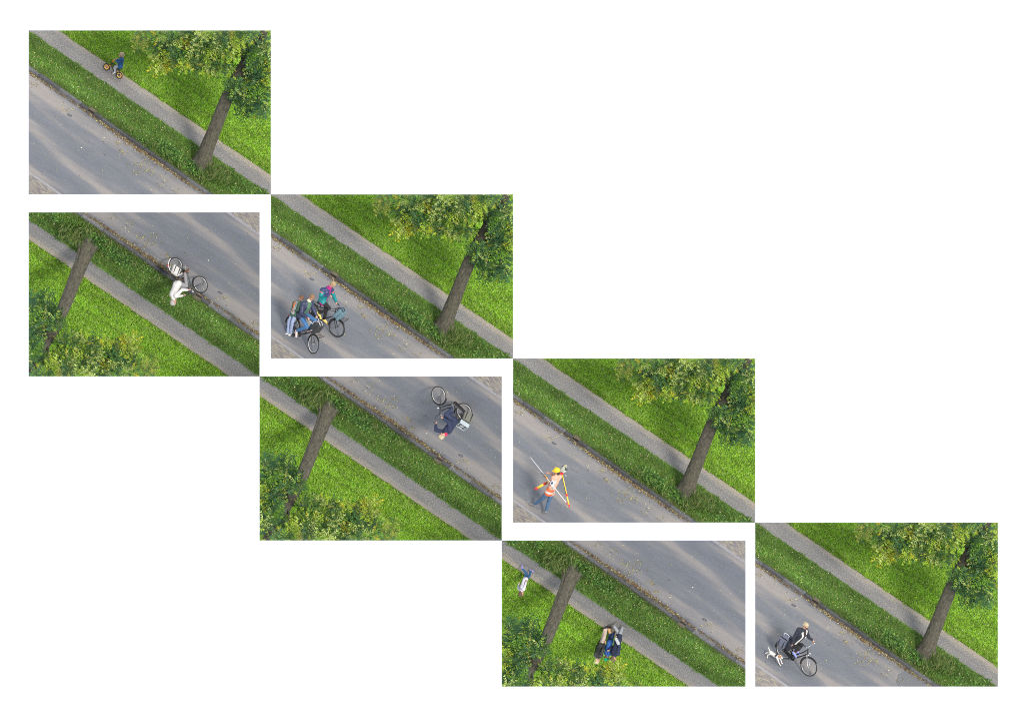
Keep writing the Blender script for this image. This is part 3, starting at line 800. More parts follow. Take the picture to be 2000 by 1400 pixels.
    if rack and not kid:
        b = buf(); z = 2*R+.06
        for yy in (-.07, .07): tube(b, [(-.30, yy, z), (.22*wb, yy, z)], .008, 6); tube(b, [(-.12, yy, z), (0, yy*1.1, R)], .006, 6)
        for xx in (-.3, -.15, .0, .15): tube(b, [(xx, -.07, z), (xx, .07, z)], .007, 6)
        part('rack', b, blackp, rt)
    if front_rack:
        b = buf(); z = 2*R+.10
        for yy in (-.14, -.05, .05, .14): tube(b, [(wb-.16, yy, z), (wb+.22, yy, z), (wb+.24, yy, z+.10)], .007, 6)
        for xx in (-.15, .05, .22): tube(b, [(wb+xx, -.14, z), (wb+xx, .14, z)], .007, 6)
        for yy in (-.09, .09): tube(b, [(wb+.1, yy, z), (wb, yy*.8, R)], .006, 6)
        part('front_rack', b, blackp, rt)
    return rt

# ------------------------------------------------------------------ people
SKIN = plain('skin', (.44, .25, .18), .55, 0, .12, 18, 0)
SKIN2 = plain('tanned_skin', (.40, .21, .14), .55, 0, .12, 18, 0)
eyem = plain('eye_dark', (.03, .025, .02), .2, 0, .1, 20, 0)
def cloth(name, c, rough=.85): return plain(name, c, rough, 0, .10 if max(c) > .3 else .22, 22, .35)
DY = {'sh': .17, 'el': .24, 'ha': .26, 'hip': .095, 'kn': .12, 'an': .12, 'to': .13}
def person(fr, Z, J, k, label, top, legs, shoes, hair, face=(1, 0, -.25), skin=SKIN, top_pick=None, sleeve=1.0, coat=0.0, fat=1.0, long_hair=0, trousers_to=1.0, collar=None, cap_mat=None, glasses=None, group=None, curl=1.0, sox=None, rel=None, bulk=0.0, pick_leg=None, grounded=True):
    ox, oy, zs = Z; P = {}
    for key, v in J.items():
        if len(v) == 3: y = v[2]
        elif key[-1] in 'RL' and key[:-1] in DY: y = DY[key[:-1]]*k*(1 if key[-1] == 'L' else -1)
        else: y = 0
        P[key] = fr.at(ox+v[0]/zs, oy+v[1]/zs, y)
    ray = np.array([-(D_ @ fr.h), -(D_ @ fr.l), se])/se
    for s in 'RL':
        need = max(0, .036*k-P['to'+s][2], .088*k-P['an'+s][2])
        if need and grounded: P['an'+s] = P['an'+s]+ray*need; P['to'+s] = P['to'+s]+ray*need; P['kn'+s] = P['kn'+s]+ray*need*.5
    rt = root('person', fr, label, 'person', **({'group': group} if group else {}))
    f = unit(np.array(face, float)); hd = P['head']; neck = P['neck']
    upv = unit(hd-neck); upv = unit(upv-f*(upv @ f)); side = np.cross(upv, f)
    AX = [f, side, upv]
    vox = .0115*max(k, .7)
    hands = {}
    # --- body
    b = buf()
    def H(x, y, z): return hd+f*x*k+side*y*k+upv*z*k
    kh = max(k, .86)                                     # children's heads are larger
    def Hh(x, y, z): return hd+(f*x+side*y+upv*z)*kh
    ell(b, Hh(-.005, 0, .02), (.098*kh, .078*kh, .100*kh), AX); ell(b, Hh(.022, 0, -.05), (.066*kh, .056*kh, .068*kh), AX)
    cap(b, Hh(.092, 0, .0), Hh(.112, 0, -.028), .011*kh, .015*kh, 8, 3); cap(b, Hh(.075, 0, -.095), Hh(.085, 0, -.098), .02*kh, .018*kh, 8, 3)
    cap(b, Hh(.086, -.022, -.06), Hh(.086, .022, -.06), .010*kh, .010*kh, 8, 3)
    for s in (-1, 1): ell(b, Hh(-.01, s*.079, -.01), (.022*kh, .012*kh, .034*kh), AX, 8, 6)
    cap(b, neck, hd-upv*.05*k-f*.01, .058*k*fat, .052*k)
    ch, pe = P['chest'], P['pelvis']; wa = ch*.42+pe*.58
    def torso(b, e):
        cap(b, pe, wa, (.125*fat+e)*k, (.112*fat+e)*k, 16); cap(b, wa, ch, (.112*fat+e)*k, (.128*fat+e)*k, 16)
        cap(b, ch, neck*.75+ch*.25, (.125*fat+e)*k, (.07+e)*k, 16)
        cap(b, P['shR']*.92+neck*.08, P['shL']*.92+neck*.08, (.066+e)*k, (.066+e)*k); cap(b, P['hipR'], P['hipL'], (.10*fat+e)*k, (.10*fat+e)*k)
        for s in 'RL': cap(b, ch*.6+wa*.4, P['sh'+s]*.75+ch*.25, (.10*fat+e)*k, (.07+e)*k)
    torso(b, 0)
    for s in 'RL':
        sg = 1 if s == 'L' else -1
        sh, el, ha = P['sh'+s], P['el'+s], P['ha'+s]
        cap(b, sh, el, .052*k, .041*k); cap(b, el, ha, .041*k, .028*k)
        d = unit(ha-el); c1 = unit(d+np.array([.25, 0, -.25])); pn = unit(np.cross(c1, [0, 1, 0])+np.array([0, 0, .001]))
        acr = unit(np.cross(pn, c1)); pm = ha+c1*.06*k
        for j in (-1, 0, 1): cap(b, ha+c1*.01*k+acr*.012*j*k, pm+c1*.015*k+acr*.024*j*k, .018*k, .016*k, 8, 3)
        dn = -pn if pn[2] > 0 else pn
        for j, fl in zip((-1.5, -.5, .5, 1.5), (.070, .082, .078, .060)):
            q0 = pm+c1*.025*k+acr*.019*j*k; q1 = q0+unit(c1*(1-.45*curl)+dn*.8*curl)*fl*.5*k; q2 = q1+unit(-c1*.55*curl+c1*(1-curl)+dn*.9)*fl*.5*k
            cap(b, q0, q1, .0098*k, .009*k, 8, 3); cap(b, q1, q2, .009*k, .008*k, 8, 3)
        t0 = ha+c1*.025*k-acr*sg*.025*k; t1 = t0+unit(c1*.7-acr*sg*.6+dn*.3)*.045*k; t2 = t1+unit(c1*.7+dn*.6)*.03*k
        cap(b, t0, t1, .013*k, .011*k, 8, 3); cap(b, t1, t2, .011*k, .009*k, 8, 3)
        hp, kn, an, to = P['hip'+s], P['kn'+s], P['an'+s], P['to'+s]
        cap(b, hp, kn, .086*k*fat, .058*k); cap(b, kn, kn*.6+an*.4, .056*k, .056*k); cap(b, kn*.6+an*.4, an, .054*k, .038*k); cap(b, an, to*.8+an*.2, .038*k, .03*k)
        if k: hands[s] = pm
    fused('body', b, vox, skin, rt, it=2)
    for s in (-1, 1):
        b = buf(); ell(b, Hh(.083, s*.031, .008), (.012*kh, .013*kh, .010*kh), AX, 8, 6); part('eye', b, eyem, rt)
    # --- garment for the trunk and arms
    b = buf(); e = .022+bulk
    torso(b, e)
    if coat:
        for s in 'RL':
            dn = P['kn'+s]-P['hip'+s]; cap(b, P['hip'+s], P['hip'+s]+dn*coat, (.105*fat+bulk)*k, (.10*fat+bulk)*k)
    for s in 'RL':
        sh, el, ha = P['sh'+s], P['el'+s], P['ha'+s]
        cap(b, sh, el, (.066+bulk)*k, (.054+bulk)*k)
        if sleeve > .5: cap(b, el, el+(ha-el)*(.93*sleeve), (.054+bulk)*k, (.041+bulk*.6)*k)
    cap(b, neck*.85+ch*.15, neck+(hd-neck)*.25, .072*k, .068*k)
    fused('jacket' if coat or bulk else 'shirt', b, .016*max(k, .7), top, rt, (lambda c, n: top_pick(c, n, P)) if top_pick else None)
    # --- trousers
    b = buf(); cap(b, P['hipR'], P['hipL'], .112*k*fat, .112*k*fat); cap(b, pe, pe*.7+wa*.3, .128*k*fat, .122*k*fat)
    for s in 'RL':
        hp, kn, an = P['hip'+s], P['kn'+s], P['an'+s]
        cap(b, hp, kn, .100*k*fat, .072*k); cap(b, kn, kn+(an-kn)*.94*trousers_to, .070*k, .056*k)
    fused('trousers', b, .016*max(k, .7), legs, rt, (lambda c, n: pick_leg(c, n, P)) if pick_leg else None)
    for s in 'RL':
        an, to = P['an'+s], P['to'+s]; d = unit(to-an); hl = an-d*.045*k+np.array([0, 0, -.035*k])
        b = buf(); tp = to+np.array([0, 0, -.0])
        cap(b, hl, tp, .046*k, .038*k); cap(b, an, an*.5+hl*.5, .05*k, .05*k); cap(b, an*.5+hl*.5, tp*.7+an*.3, .05*k, .042*k)
        fused('shoe', b, .013*max(k, .7), shoes, rt)
    # --- hair
    b = buf()
    ell(b, Hh(-.032, 0, .034), (.098*kh, .093*kh, .101*kh), AX); ell(b, Hh(-.058, 0, -.02), (.060*kh, .082*kh, .084*kh), AX); ell(b, Hh(.035, 0, .088), (.045*kh, .062*kh, .032*kh), AX)
    if long_hair:
        for sy in (-.06, 0, .06): cap(b, Hh(-.06, sy, 0), Hh(-.085, sy*1.2, -long_hair), .05*kh, .03*kh)
    if long_hair < 0: ell(b, Hh(-.125, 0, .03), (.042, .042, .042))
    fused('hair', b, .014*max(k, .7), hair, rt, it=2)
    if cap_mat:
        b = buf(); ell(b, Hh(-.01, 0, .062), (.118*kh, .102*kh, .088*kh), AX); fused('cap', b, .013, cap_mat, rt, it=2)
        b = buf(); ell(b, Hh(.13, 0, .05), (.07*kh, .075*kh, .012*kh), AX); part('peak', b, cap_mat, rt)
    if glasses:
        b = buf()
        for s in (-1, 1): ell(b, Hh(.095, s*.034, .006), (.010*kh, .028*kh, .022*kh), AX, 10, 6); cap(b, Hh(.09, s*.06, .01), Hh(-.01, s*.084, .015), .005, .005, 6, 2)
        cap(b, Hh(.1, -.01, .012), Hh(.1, .01, .012), .005, .005, 6, 2); part('glasses', b, glasses, rt)
    if collar:
        b = buf(); cap(b, neck-upv*.02, neck+upv*.05*k-f*.02, .085*k, .08*k); fused('collar', b, .014, collar, rt)
    bl = lambda a, c: np.linalg.norm(P[a]-P[c])
    print('BONES', label[:30], 'k', k, *['%s%.2f' % (n, bl(a+s, c+s)/k) for s in 'RL' for n, a, c in (('ua', 'sh', 'el'), ('fa', 'el', 'ha'), ('th', 'hip', 'kn'), ('ca', 'kn', 'an'), ('ft', 'an', 'to'))], 'tor%.2f' % (bl('neck', 'pelvis')/k), 'pz%.2f hz%.2f' % (pe[2], hd[2]), 'toe', *['%.2f' % P['to'+s][2] for s in 'RL'])
    return rt, P, hd, AX, kh

HDIR = H_                                            # down the street, towards the lower right
def sole(P, s='R'):
    return P['an'+s]*.45+P['to'+s]*.55-np.array([0, 0, .05])
def pz(fr, Z, v, y=0): return fr.at(Z[0]+v[0]/Z[2], Z[1]+v[1]/Z[2], y)

# ---- 1: child on the orange bicycle
Z = (190, 90, 18.67)
fr = bike_frame(T1, (Z[0]+805/Z[2], Z[1]+1075/Z[2]), (Z[0]+340/Z[2], Z[1]+770/Z[2]), .140, ZP)
J = dict(head=(880, 335), neck=(878, 425), chest=(885, 520), pelvis=(830, 755), shL=(865, 500), elL=(775, 620), haL=(660, 520), shR=(870, 480, -.10), elR=(790, 560, -.15), haR=(735, 480, -.15),
         hipL=(815, 770), knL=(640, 770), anL=(640, 960), toL=(570, 1015), hipR=(835, 750), knR=(665, 740), anR=(650, 950, -.09), toR=(590, 980, -.09))
person(fr, Z, J, .62, 'small blond child in a blue hooded jacket on the orange bicycle', cloth('blue_jacket', (.008, .06, .19)), cloth('grey_joggers', (.28, .30, .36)), cloth('pale_trainers', (.45, .46, .48)), plain('pale_blond_hair', (.36, .29, .19), .7, 0, .2, 60, .4), face=(1, .35, -.15), coat=.0, bulk=.012)
orange = plain('orange_paint', (.75, .22, .02), .4, 0, .1, 20, 0); yrim = plain('yellow_rim', (.65, .42, .10), .5, 0, .1, 20, 0)
bicycle(fr, 'small orange childs bicycle with black tyres and yellow rims on the path', R=.140, saddle=pz(fr, Z, (850, 800)), gripL=pz(fr, Z, (625, 530), .17), gripR=pz(fr, Z, (740, 465), -.17), frame_mat=blackp, fork_mat=orange, bar_mat=orange, rim_mat=yrim, tyre_r=.024, kid=True, guard_mat=plain('salmon_guard', (.62, .25, .15), .5, 0, .1, 20, 0))

# ---- 2: two bicycles side by side
Z = (540, 535, 8.23)
fr = bike_frame(T2, (Z[0]+552/Z[2], Z[1]+605/Z[2]), (Z[0]+970/Z[2], Z[1]+870/Z[2]), .35)
J = dict(head=(905, 170), neck=(845, 225), chest=(800, 285), pelvis=(738, 425), shR=(735, 265), elR=(712, 345), haR=(850, 345, -.14), shL=(880, 260), elL=(925, 365), haL=(958, 445),
         hipR=(745, 450), knR=(850, 555), anR=(680, 630), toR=(712, 715), hipL=(770, 425), knL=(805, 560), anL=(765, 730), toL=(825, 800))
teal, navy, redc, mag = cloth('teal_nylon', (.0, .18, .20), .5), cloth('navy_nylon', (.02, .03, .11), .5), cloth('red_nylon', (.70, .04, .06), .5), cloth('magenta_fleece', (.33, .01, .17), .8)
def tp(c, n, P):
    ch, pe, nk = P['chest'], P['pelvis'], P['neck']; a = unit(nk-pe); t = (c-pe) @ a/np.linalg.norm(nk-pe)
    for s in 'RL':
        d = np.linalg.norm(c-(P['sh'+s]*.72+P['el'+s]*.28))
        if d < .085: return 2
        da = np.linalg.norm(c-P['el'+s]); 
    armd = min(min(np.linalg.norm(c-(P['sh'+s]+(P['el'+s]-P['sh'+s])*q)) for q in (.4, .6, .8, 1)) for s in 'RL')
    if np.linalg.norm(c-nk) < .10: return 3
    if abs(c[1]) < .045 and c[0] > (pe+(nk-pe)*t)[0]+.08: return 3
    if t > .58 and armd > .11: return 1
    if t < .03 and c[0] > pe[0]: return 3
    return 0
p2 = person(fr, Z, J, 1.0, 'blond cyclist in a teal, navy and red jacket with a magenta collar', [teal, navy, redc, mag], cloth('black_trousers', (.014, .014, .017)), cloth('yellow_trainers', (.66, .50, .14)), plain('blond_hair', (.30, .22, .12), .7, 0, .25, 60, .4), face=(.75, -.1, -.65), top_pick=tp, bulk=.022, collar=mag)
b2 = bicycle(fr, 'black bicycle with a blue grey front bag under the cyclist in teal', foot=sole(p2[1]), saddle=p2[1]['pelvis']+np.array([-.03, 0, -.15]), gripL=p2[1]['haL']+np.array([.06, .02, -.06]), gripR=p2[1]['haL']*np.array([1, -1, 1])+np.array([.06, -.02, -.06]), steer=math.radians(-4), front_rack=True, rim_mat=plain('dark_rim', (.10, .10, .11), .4, .5, .1, 20, 0))
bagm = cloth('slate_blue_canvas', (.10, .175, .225)); bagd = cloth('dark_strap', (.02, .03, .045))
def front_bag(fr, c, s3, mat, label, strap):
    rt = root('bag', fr, label, 'bag'); b = buf(); ax = unit(np.array([.35, 0, 1.0])); X = np.array([ax[2], 0, -ax[0]])
    sx, sy, sz = s3
    for i in (-1, 1):
        for j in (-1, 1): cap(b, c+X*i*sx*.3+np.array([0, j*sy*.3, 0])-ax*sz*.4, c+X*i*sx*.28+np.array([0, j*sy*.28, 0])+ax*sz*.35, sx*.28, sx*.24)
    boxp(b, c, sx*.8, sy*.8, sz*.8, [X, np.array([0, 1, 0]), ax]); fused('pouch', b, .018, mat, rt)
    b = buf(); boxp(b, c+X*sx*.50-ax*sz*.12, sx*.25, sy*.62, sz*.45, [X, np.array([0, 1, 0]), ax], .8); fused('pocket', b, .016, mat, rt)
    for j in (-1, 1):
        b = buf(); tube(b, smooth_path([c-X*sx*.4+np.array([0, j*sy*.25, 0])-ax*sz*.3, c-X*sx*.75+np.array([0, j*sy*.28, 0])+ax*sz*.1, c-X*sx*.2+np.array([0, j*sy*.2, 0])+ax*sz*.58, c+X*sx*.3+np.array([0, j*sy*.16, 0])+ax*sz*.45], 4), .014); part('strap', b, strap, rt)
    return rt
front_bag(fr, pz(fr, Z, (1020, 640), -.02), (.26, .34, .42), bagm, 'slate blue backpack lying on the front rack of the black bicycle', bagd)
fr = bike_frame(T2, (Z[0]+261/Z[2], Z[1]+825/Z[2]), (Z[0]+593/Z[2], Z[1]+1130/Z[2]), .35)
J = dict(head=(565, 380), neck=(515, 440), chest=(480, 510), pelvis=(385, 650), shR=(425, 485), elR=(400, 630), haR=(500, 700), shL=(560, 475), elL=(595, 575), haL=(640, 665),
         hipR=(395, 670), knR=(490, 850), anR=(325, 915), toR=(315, 1010), hipL=(440, 640), knL=(625, 745), anL=(520, 900), toL=(560, 960))
nj, gs = cloth('navy_padded', (.022, .03, .075), .55), cloth('green_knit', (.06, .15, .09))
def tp2(c, n, P):
    pe, nk = P['pelvis'], P['neck']; t = (c-pe) @ unit(nk-pe)/np.linalg.norm(nk-pe)
    return 1 if abs(c[1]) < .085 and c[0] > (pe+(nk-pe)*t)[0]+.03 and min(np.linalg.norm(c-P['el'+s]) for s in 'RL') > .1 else 0
jean = cloth('blue_denim', (.045, .14, .32)); ltjean = cloth('light_denim', (.24, .30, .47)); dkjean = cloth('worn_denim', (.045, .10, .19))
p3 = person(fr, Z, J, 1.0, 'cyclist in a navy padded jacket over a green jumper and blue jeans', [nj, gs], jean, cloth('pink_white_trainers', (.62, .47, .47)), plain('sandy_hair', (.19, .11, .055), .7, 0, .25, 60, .4), face=(.75, -.15, -.65), top_pick=tp2, bulk=.022, collar=cloth('cream_shirt', (.55, .5, .4)))
bicycle(fr, 'black bicycle with white handlebars carrying a cyclist and a passenger', foot=sole(p3[1]), saddle=p3[1]['pelvis']+np.array([-.03, 0, -.15]), gripR=p3[1]['haR']+np.array([.07, 0, -.05]), gripL=p3[1]['haL']+np.array([.07, 0, -.05]), bar_mat=whitep, rim_mat=whitep, steer=math.radians(-12), style='step', front_rack=True)
front_bag(fr, pz(fr, Z, (660, 850), 0), (.28, .32, .40), cloth('black_bag_canvas', (.025, .027, .032)), 'black bag with pale straps on the front rack of the white handlebar bicycle', cloth('pale_strap', (.45, .47, .52)))
# passenger, side saddle on the rear rack
ff = Frame(T2, fr.b+fr.h*(-.08), -fr.l)
J = dict(head=(395, 395), neck=(352, 455), chest=(330, 530), pelvis=(280, 640, 0), shR=(285, 475, -.17), elR=(262, 555, -.2), haR=(265, 590, -.06), shL=(375, 480, .15), elL=(350, 580, .2), haL=(290, 590, .06),
         hipR=(262, 645, -.09), knR=(205, 770, -.04), anR=(178, 955, .08), toR=(130, 985, .09), hipL=(310, 655, .09), knL=(255, 780, .12), anL=(225, 965, .18), toL=(165, 1020, .19))
gj, org, strp = cloth('forest_jacket', (.035, .085, .06)), cloth('orange_scarf', (.62, .17, .03)), cloth('grey_striped_shirt', (.28, .29, .31))
def tp3(c, n, P):
    pe, nk = P['pelvis'], P['neck']; t = (c-pe) @ unit(nk-pe)/np.linalg.norm(nk-pe)
    fr_ = c[0] > (pe+(nk-pe)*t)[0]+.05
    if min(np.linalg.norm(c-P['el'+s]) for s in 'RL') < .09: return 0
    if fr_ and -.12 < c[1] < -.03 and t > .35: return 1
    return 2 if fr_ and abs(c[1]) < .08 and t > .1 else 0
person(ff, Z, J, .93, 'brown haired passenger in light jeans sitting sideways on the rear rack', [gj, org, strp], ltjean, cloth('white_trainers', (.58, .55, .50)), plain('brown_hair', (.13, .06, .03), .7, 0, .3, 60, .4), face=(.7, .35, -.6), top_pick=tp3, grounded=False, long_hair=.16, bulk=.004)
ph = root('phone', ff, 'small dark phone held in the passengers hands', 'phone'); b = buf(); boxp(b, pz(ff, Z, (272, 580), 0)+np.array([.10, 0, .02]), .075, .15, .012, [unit(np.array([.8, 0, .6])), np.array([0, 1, 0]), unit(np.array([-.6, 0, .8]))]); part('phone_case', b, blackp, ph, False)

# ---- 3: surveyor
Z = (1020, 885, 10.37)
u, v = uv_of(T3, Z[0]+330/Z[2], Z[1]+1130/Z[2]); g = G(u, v, 0)
fr = Frame(T3, g, -HDIR)
J = dict(head=(700, 385), neck=(695, 455), chest=(655, 560), pelvis=(555, 775), shL=(625, 500), elL=(565, 685), haL=(515, 530), shR=(765, 475, -.19), elR=(650, 440, -.30), haR=(545, 395, -.2),
         hipL=(520, 800), knL=(400, 920), anL=(245, 1035), toL=(150, 1030), hipR=(590, 800), knR=(545, 960), anR=(475, 1175), toR=(415, 1200))
vest, silver, hiv = cloth('faded_orange_vest', (.60, .31, .22)), cloth('reflective_tape', (.38, .39, .39), .4), cloth('bright_orange', (.62, .12, .04))
def tpv(c, n, P):
    pe, nk = P['pelvis'], P['neck']; t = (c-pe) @ unit(nk-pe)/np.linalg.norm(nk-pe)
    if .0 < t < .09: return 1
    if abs(abs(c[1])-.11) < .025 and t > .3: return 1
    if t < .24: return 2 if c[1] > .02 else 0
    return 0
sv = person(fr, Z, J, 1.0, 'surveyor in an orange high visibility vest and jeans carrying a tripod', [vest, silver, hiv], dkjean, cloth('grey_work_shoes', (.20, .20, .21)), plain('dark_hair', (.03, .02, .015), .7, 0, .3, 60, .4), face=(.85, .15, -.35), skin=SKIN2, top_pick=tpv, sleeve=0, fat=1.12)
rt, P, hd, AX, kh = sv
b = buf(); cap(b, P['pelvis']*.97+P['chest']*.03+np.array([0, 0, -.05]), P['pelvis']+np.array([0, 0, -.02]), .152, .15, 16); fused('belt', b, .014, blackp, rt)
ylw = plain('yellow_plastic', (.80, .50, .015), .35, 0, .08, 10, 0); ht = root('hard_hat', Frame(T3, fr.b, fr.h), 'yellow hard hat worn by the surveyor', 'hard hat')
c = hd+AX[2]*.045
b = buf(); ell(b, c+AX[2]*.03, (.135, .118, .105), AX); part('shell', b, ylw, ht)
b = buf(); ell(b, c+AX[0]*.05-AX[2]*.005, (.15, .115, .014), AX); part('brim', b, ylw, ht)
b = buf(); cap(b, c+AX[2]*.132-AX[0]*.08, c+AX[2]*.132+AX[0]*.06, .014, .014); part('ridge', b, ylw, ht)
tyel, tred = plain('tripod_yellow', (.78, .55, .03), .45, 0, .1, 20, 0), plain('tripod_red', (.65, .02, .03), .45, 0, .1, 20, 0)
tr = root('survey_tripod', fr, 'yellow and red survey tripod resting on the surveyors shoulder', 'tripod')
apex = pz(fr, Z, (795, 415), -.27)
def tleg(tip, off):
    tip = np.array(tip); b = buf(); d = tip-apex; A = apex+off; q = A+d*.62
    tube(b, [A, q], .026, 8); lg = part('leg', b, tyel, tr)
    b = buf(); tube(b, [A+d*.08+np.array([0, .03, .01]), q+np.array([0, .026, .0])], .011, 6); part('strap', b, blackp, lg)
    b = buf(); tube(b, [q, A+d*.90], .022); part('extension', b, tyel, lg)
    b = buf(); cap(b, q-d*.012, q+d*.012, .038, .038); cap(b, q, q+np.array([0, .05, -.02]), .016, .016); part('clamp', b, tred, lg)
    b = buf(); tube(b, [A+d*.90, A+d], [.026, .012]); cap(b, A+d*.92, A+d*.92+np.array([0, .06, 0]), .012, .012); part('foot', b, tred, lg)
tleg(pz(fr, Z, (240, 725), .22), np.array([0, 0, 0])); tleg(pz(fr, Z, (252, 740), .16), np.array([0, -.05, -.02])); tleg(pz(fr, Z, (955, 1110), -.36), np.array([0, -.02, 0]))
b = buf(); cap(b, apex-np.array([0, .05, 0]), apex+np.array([0, .05, 0]), .052, .052); part('tripod_head', b, tred, tr)
ip = pz(fr, Z, (845, 325), -.30); inm = plain('instrument_grey', (.42, .45, .40), .5, 0, .15, 20, 0)
b = buf(); boxp(b, ip-np.array([0, 0, .04]), .16, .17, .10); 
for y in (-.075, .075): boxp(b, ip+np.array([0, y, .05]), .11, .035, .17)
ins = fused('instrument', b, .012, inm, tr)
b = buf(); cap(b, ip+np.array([-.09, 0, .06]), ip+np.array([.09, 0, .06]), .045, .04); part('telescope', b, plain('charcoal_plastic', (.04, .045, .05), .4, 0, .2, 20, 0), ins)
b = buf(); tube(b, smooth_path([ip+np.array([0, -.075, .13]), ip+np.array([0, -.05, .18]), ip+np.array([0, .05, .18]), ip+np.array([0, .075, .13])], 3), .012); part('carry_handle', b, plain('olive_yellow', (.55, .5, .2), .5, 0, .1, 20, 0), ins)
rd = root('survey_rod', fr, 'long white survey rod held under the surveyors arm', 'rod')
r0, r1 = pz(fr, Z, (165, 80), .30), pz(fr, Z, (945, 1065), .30); d = r1-r0
b = buf(); tube(b, [r0, r0+d*.95], .013); part('pole', b, whitep, rd)
b = buf(); tube(b, [r0+d*.93, r1], [.018, .008]); part('tip', b, tred, rd)
b = buf(); tube(b, [r0+d*.37, r0+d*.44], .021); part('clamp', b, plain('orange_plastic', (.75, .25, .02), .5, 0, .1, 20, 0), rd)
for q in (.36, .42): b = buf(); cap(b, r0+d*q, r0+d*q+np.array([.10, .04, .02]), .016, .02); part('bracket', b, blackp, rd)
pc = pz(fr, Z, (612, 605), .36); pa = unit(np.array([.3, .9, .35])); px_ = unit(np.cross([0, 0, 1.0], pa)); pyy = np.cross(pa, px_)
b = buf(); boxp(b, pc, .17, .19, .05, [px_, pyy, pa]); ct = fused('receiver', b, .012, whitep, rd)
b = buf(); boxp(b, pc+pa*.026, .075, .085, .008, [px_, pyy, pa]); part('badge', b, plain('navy_badge', (.02, .03, .16), .5, 0, .1, 20, 0), ct, False)

# ---- 4: woman on a bicycle with a dog
Z = (1480, 1200, 10.37)
fr = bike_frame(T4, (Z[0]+535/Z[2], Z[1]+705/Z[2]), (Z[0]+1035/Z[2], Z[1]+1052/Z[2]), .362)
J = dict(head=(975, 225), neck=(935, 320), chest=(890, 405), pelvis=(690, 605), shR=(825, 300), elR=(725, 470), haR=(700, 585, -.20), shL=(985, 330), elL=(1040, 465), haL=(1108, 510, .28),
         hipR=(675, 630), knR=(840, 665), anR=(735, 765), toR=(775, 850), hipL=(730, 600), knL=(895, 610), anL=(800, 740), toL=(845, 800))
blk, wlin, ink = cloth('ink_cardigan', (.014, .018, .03)), cloth('white_lining', (.55, .54, .52)), cloth('black_vest_top', (.018, .014, .016))
def tp4(c, n, P):
    pe, nk = P['pelvis'], P['neck']; t = (c-pe) @ unit(nk-pe)/np.linalg.norm(nk-pe)
    if min(np.linalg.norm(c-P['el'+s]) for s in 'RL') < .08: return 0
    fr_ = c[0] > (pe+(nk-pe)*t)[0]+.03
    if fr_ and abs(c[1]) < .075: return 2
    if fr_ and abs(c[1]) < .115: return 1
    return 0
p4 = person(fr, Z, J, 1.0, 'fair haired cyclist in a long black cardigan and sunglasses', [blk, wlin, ink], cloth('black_leggings', (.013, .013, .016)), cloth('blue_trainers', (.20, .25, .60)), plain('ash_blond_hair', (.36, .30, .20), .7, 0, .22, 60, .4), face=(.85, -.15, -.45), top_pick=tp4, coat=.0, bulk=.008, glasses=blackp, trousers_to=.75, long_hair=-.001)
b = buf(); P = p4[1]; bk = np.array([-.10, 0, 0])
cap(b, P['pelvis']+bk*.5+np.array([0, -.06, .05]), P['pelvis']+bk*1.6+np.array([0, -.13, -.17]), .13, .09); cap(b, P['pelvis']+bk*.5+np.array([0, .06, .05]), P['pelvis']+bk*1.6+np.array([0, .10, -.16]), .13, .09)
cap(b, P['hipR']+np.array([0, -.05, .05]), P['hipR']+np.array([-.04, -.09, -.16]), .11, .07); fused('cardigan_hem', b, .016, blk, p4[0])
bicycle(fr, 'black bicycle with silver fork and handlebars ridden by the woman in black', R=.362, foot=sole(P), saddle=P['pelvis']+np.array([-.06, 0, -.15]), gripL=P['haL']+np.array([.07, 0, -.05]), gripR=P['haL']*np.array([1, -1, 1])+np.array([.07, 0, -.05]), fork_mat=steel, bar_mat=steel, style='step', rim_mat=alu)
def panniers(fr, c, s3, mat, strap, label, sides=(-1, 1)):
    rt = root('pannier_bag', fr, label, 'bag')
    sx, sy, sz = s3
    for sd in sides:
        b = buf(); q = np.array([c[0], c[1]+sd*(sy*.5+.08), c[2]])
        boxp(b, q, sx, sy, sz, None, .92); pn = fused('pannier', b, .02, mat, rt, it=4)
        b = buf(); boxp(b, q+np.array([0, sd*sy*.52, sz*.27]), sx*.9, .015, sz*.42); part('flap', b, mat, pn, False)
        for xx in (-.28, .28):
            b = buf(); boxp(b, q+np.array([xx*sx, sd*(sy*.53+.008), 0]), .03, .012, sz*.9); part('buckle_strap', b, strap, pn, False)
    if len(sides) < 2: return rt
    b = buf(); boxp(b, np.array([c[0], c[1]+(.05 if len(sides) == 1 else 0), c[2]+sz*.5+.02]), sx*.7, .30 if len(sides) > 1 else .16, .03); part('bridge', b, strap, rt, False)
    return rt
slate = cloth('slate_nylon', (.10, .115, .165)); pb = panniers(fr, np.array([-.10, 0, .66]), (.36, .15, .33), slate, blackp, 'slate grey double pannier bag behind the woman in black')
b = buf(); boxp(b, np.array([-.08, 0, .90]), .32, .30, .12, None, .8); fused('top_pouch', b, .02, slate, pb, it=4)
b = buf(); tube(b, smooth_path([(-.18, -.1, .95), (-.18, -.1, 1.03), (.02, -.1, 1.03), (.02, -.1, .95)], 4), .012); part('handle', b, plain('pale_handle', (.5, .52, .55), .5, 0, .1, 20, 0), pb)
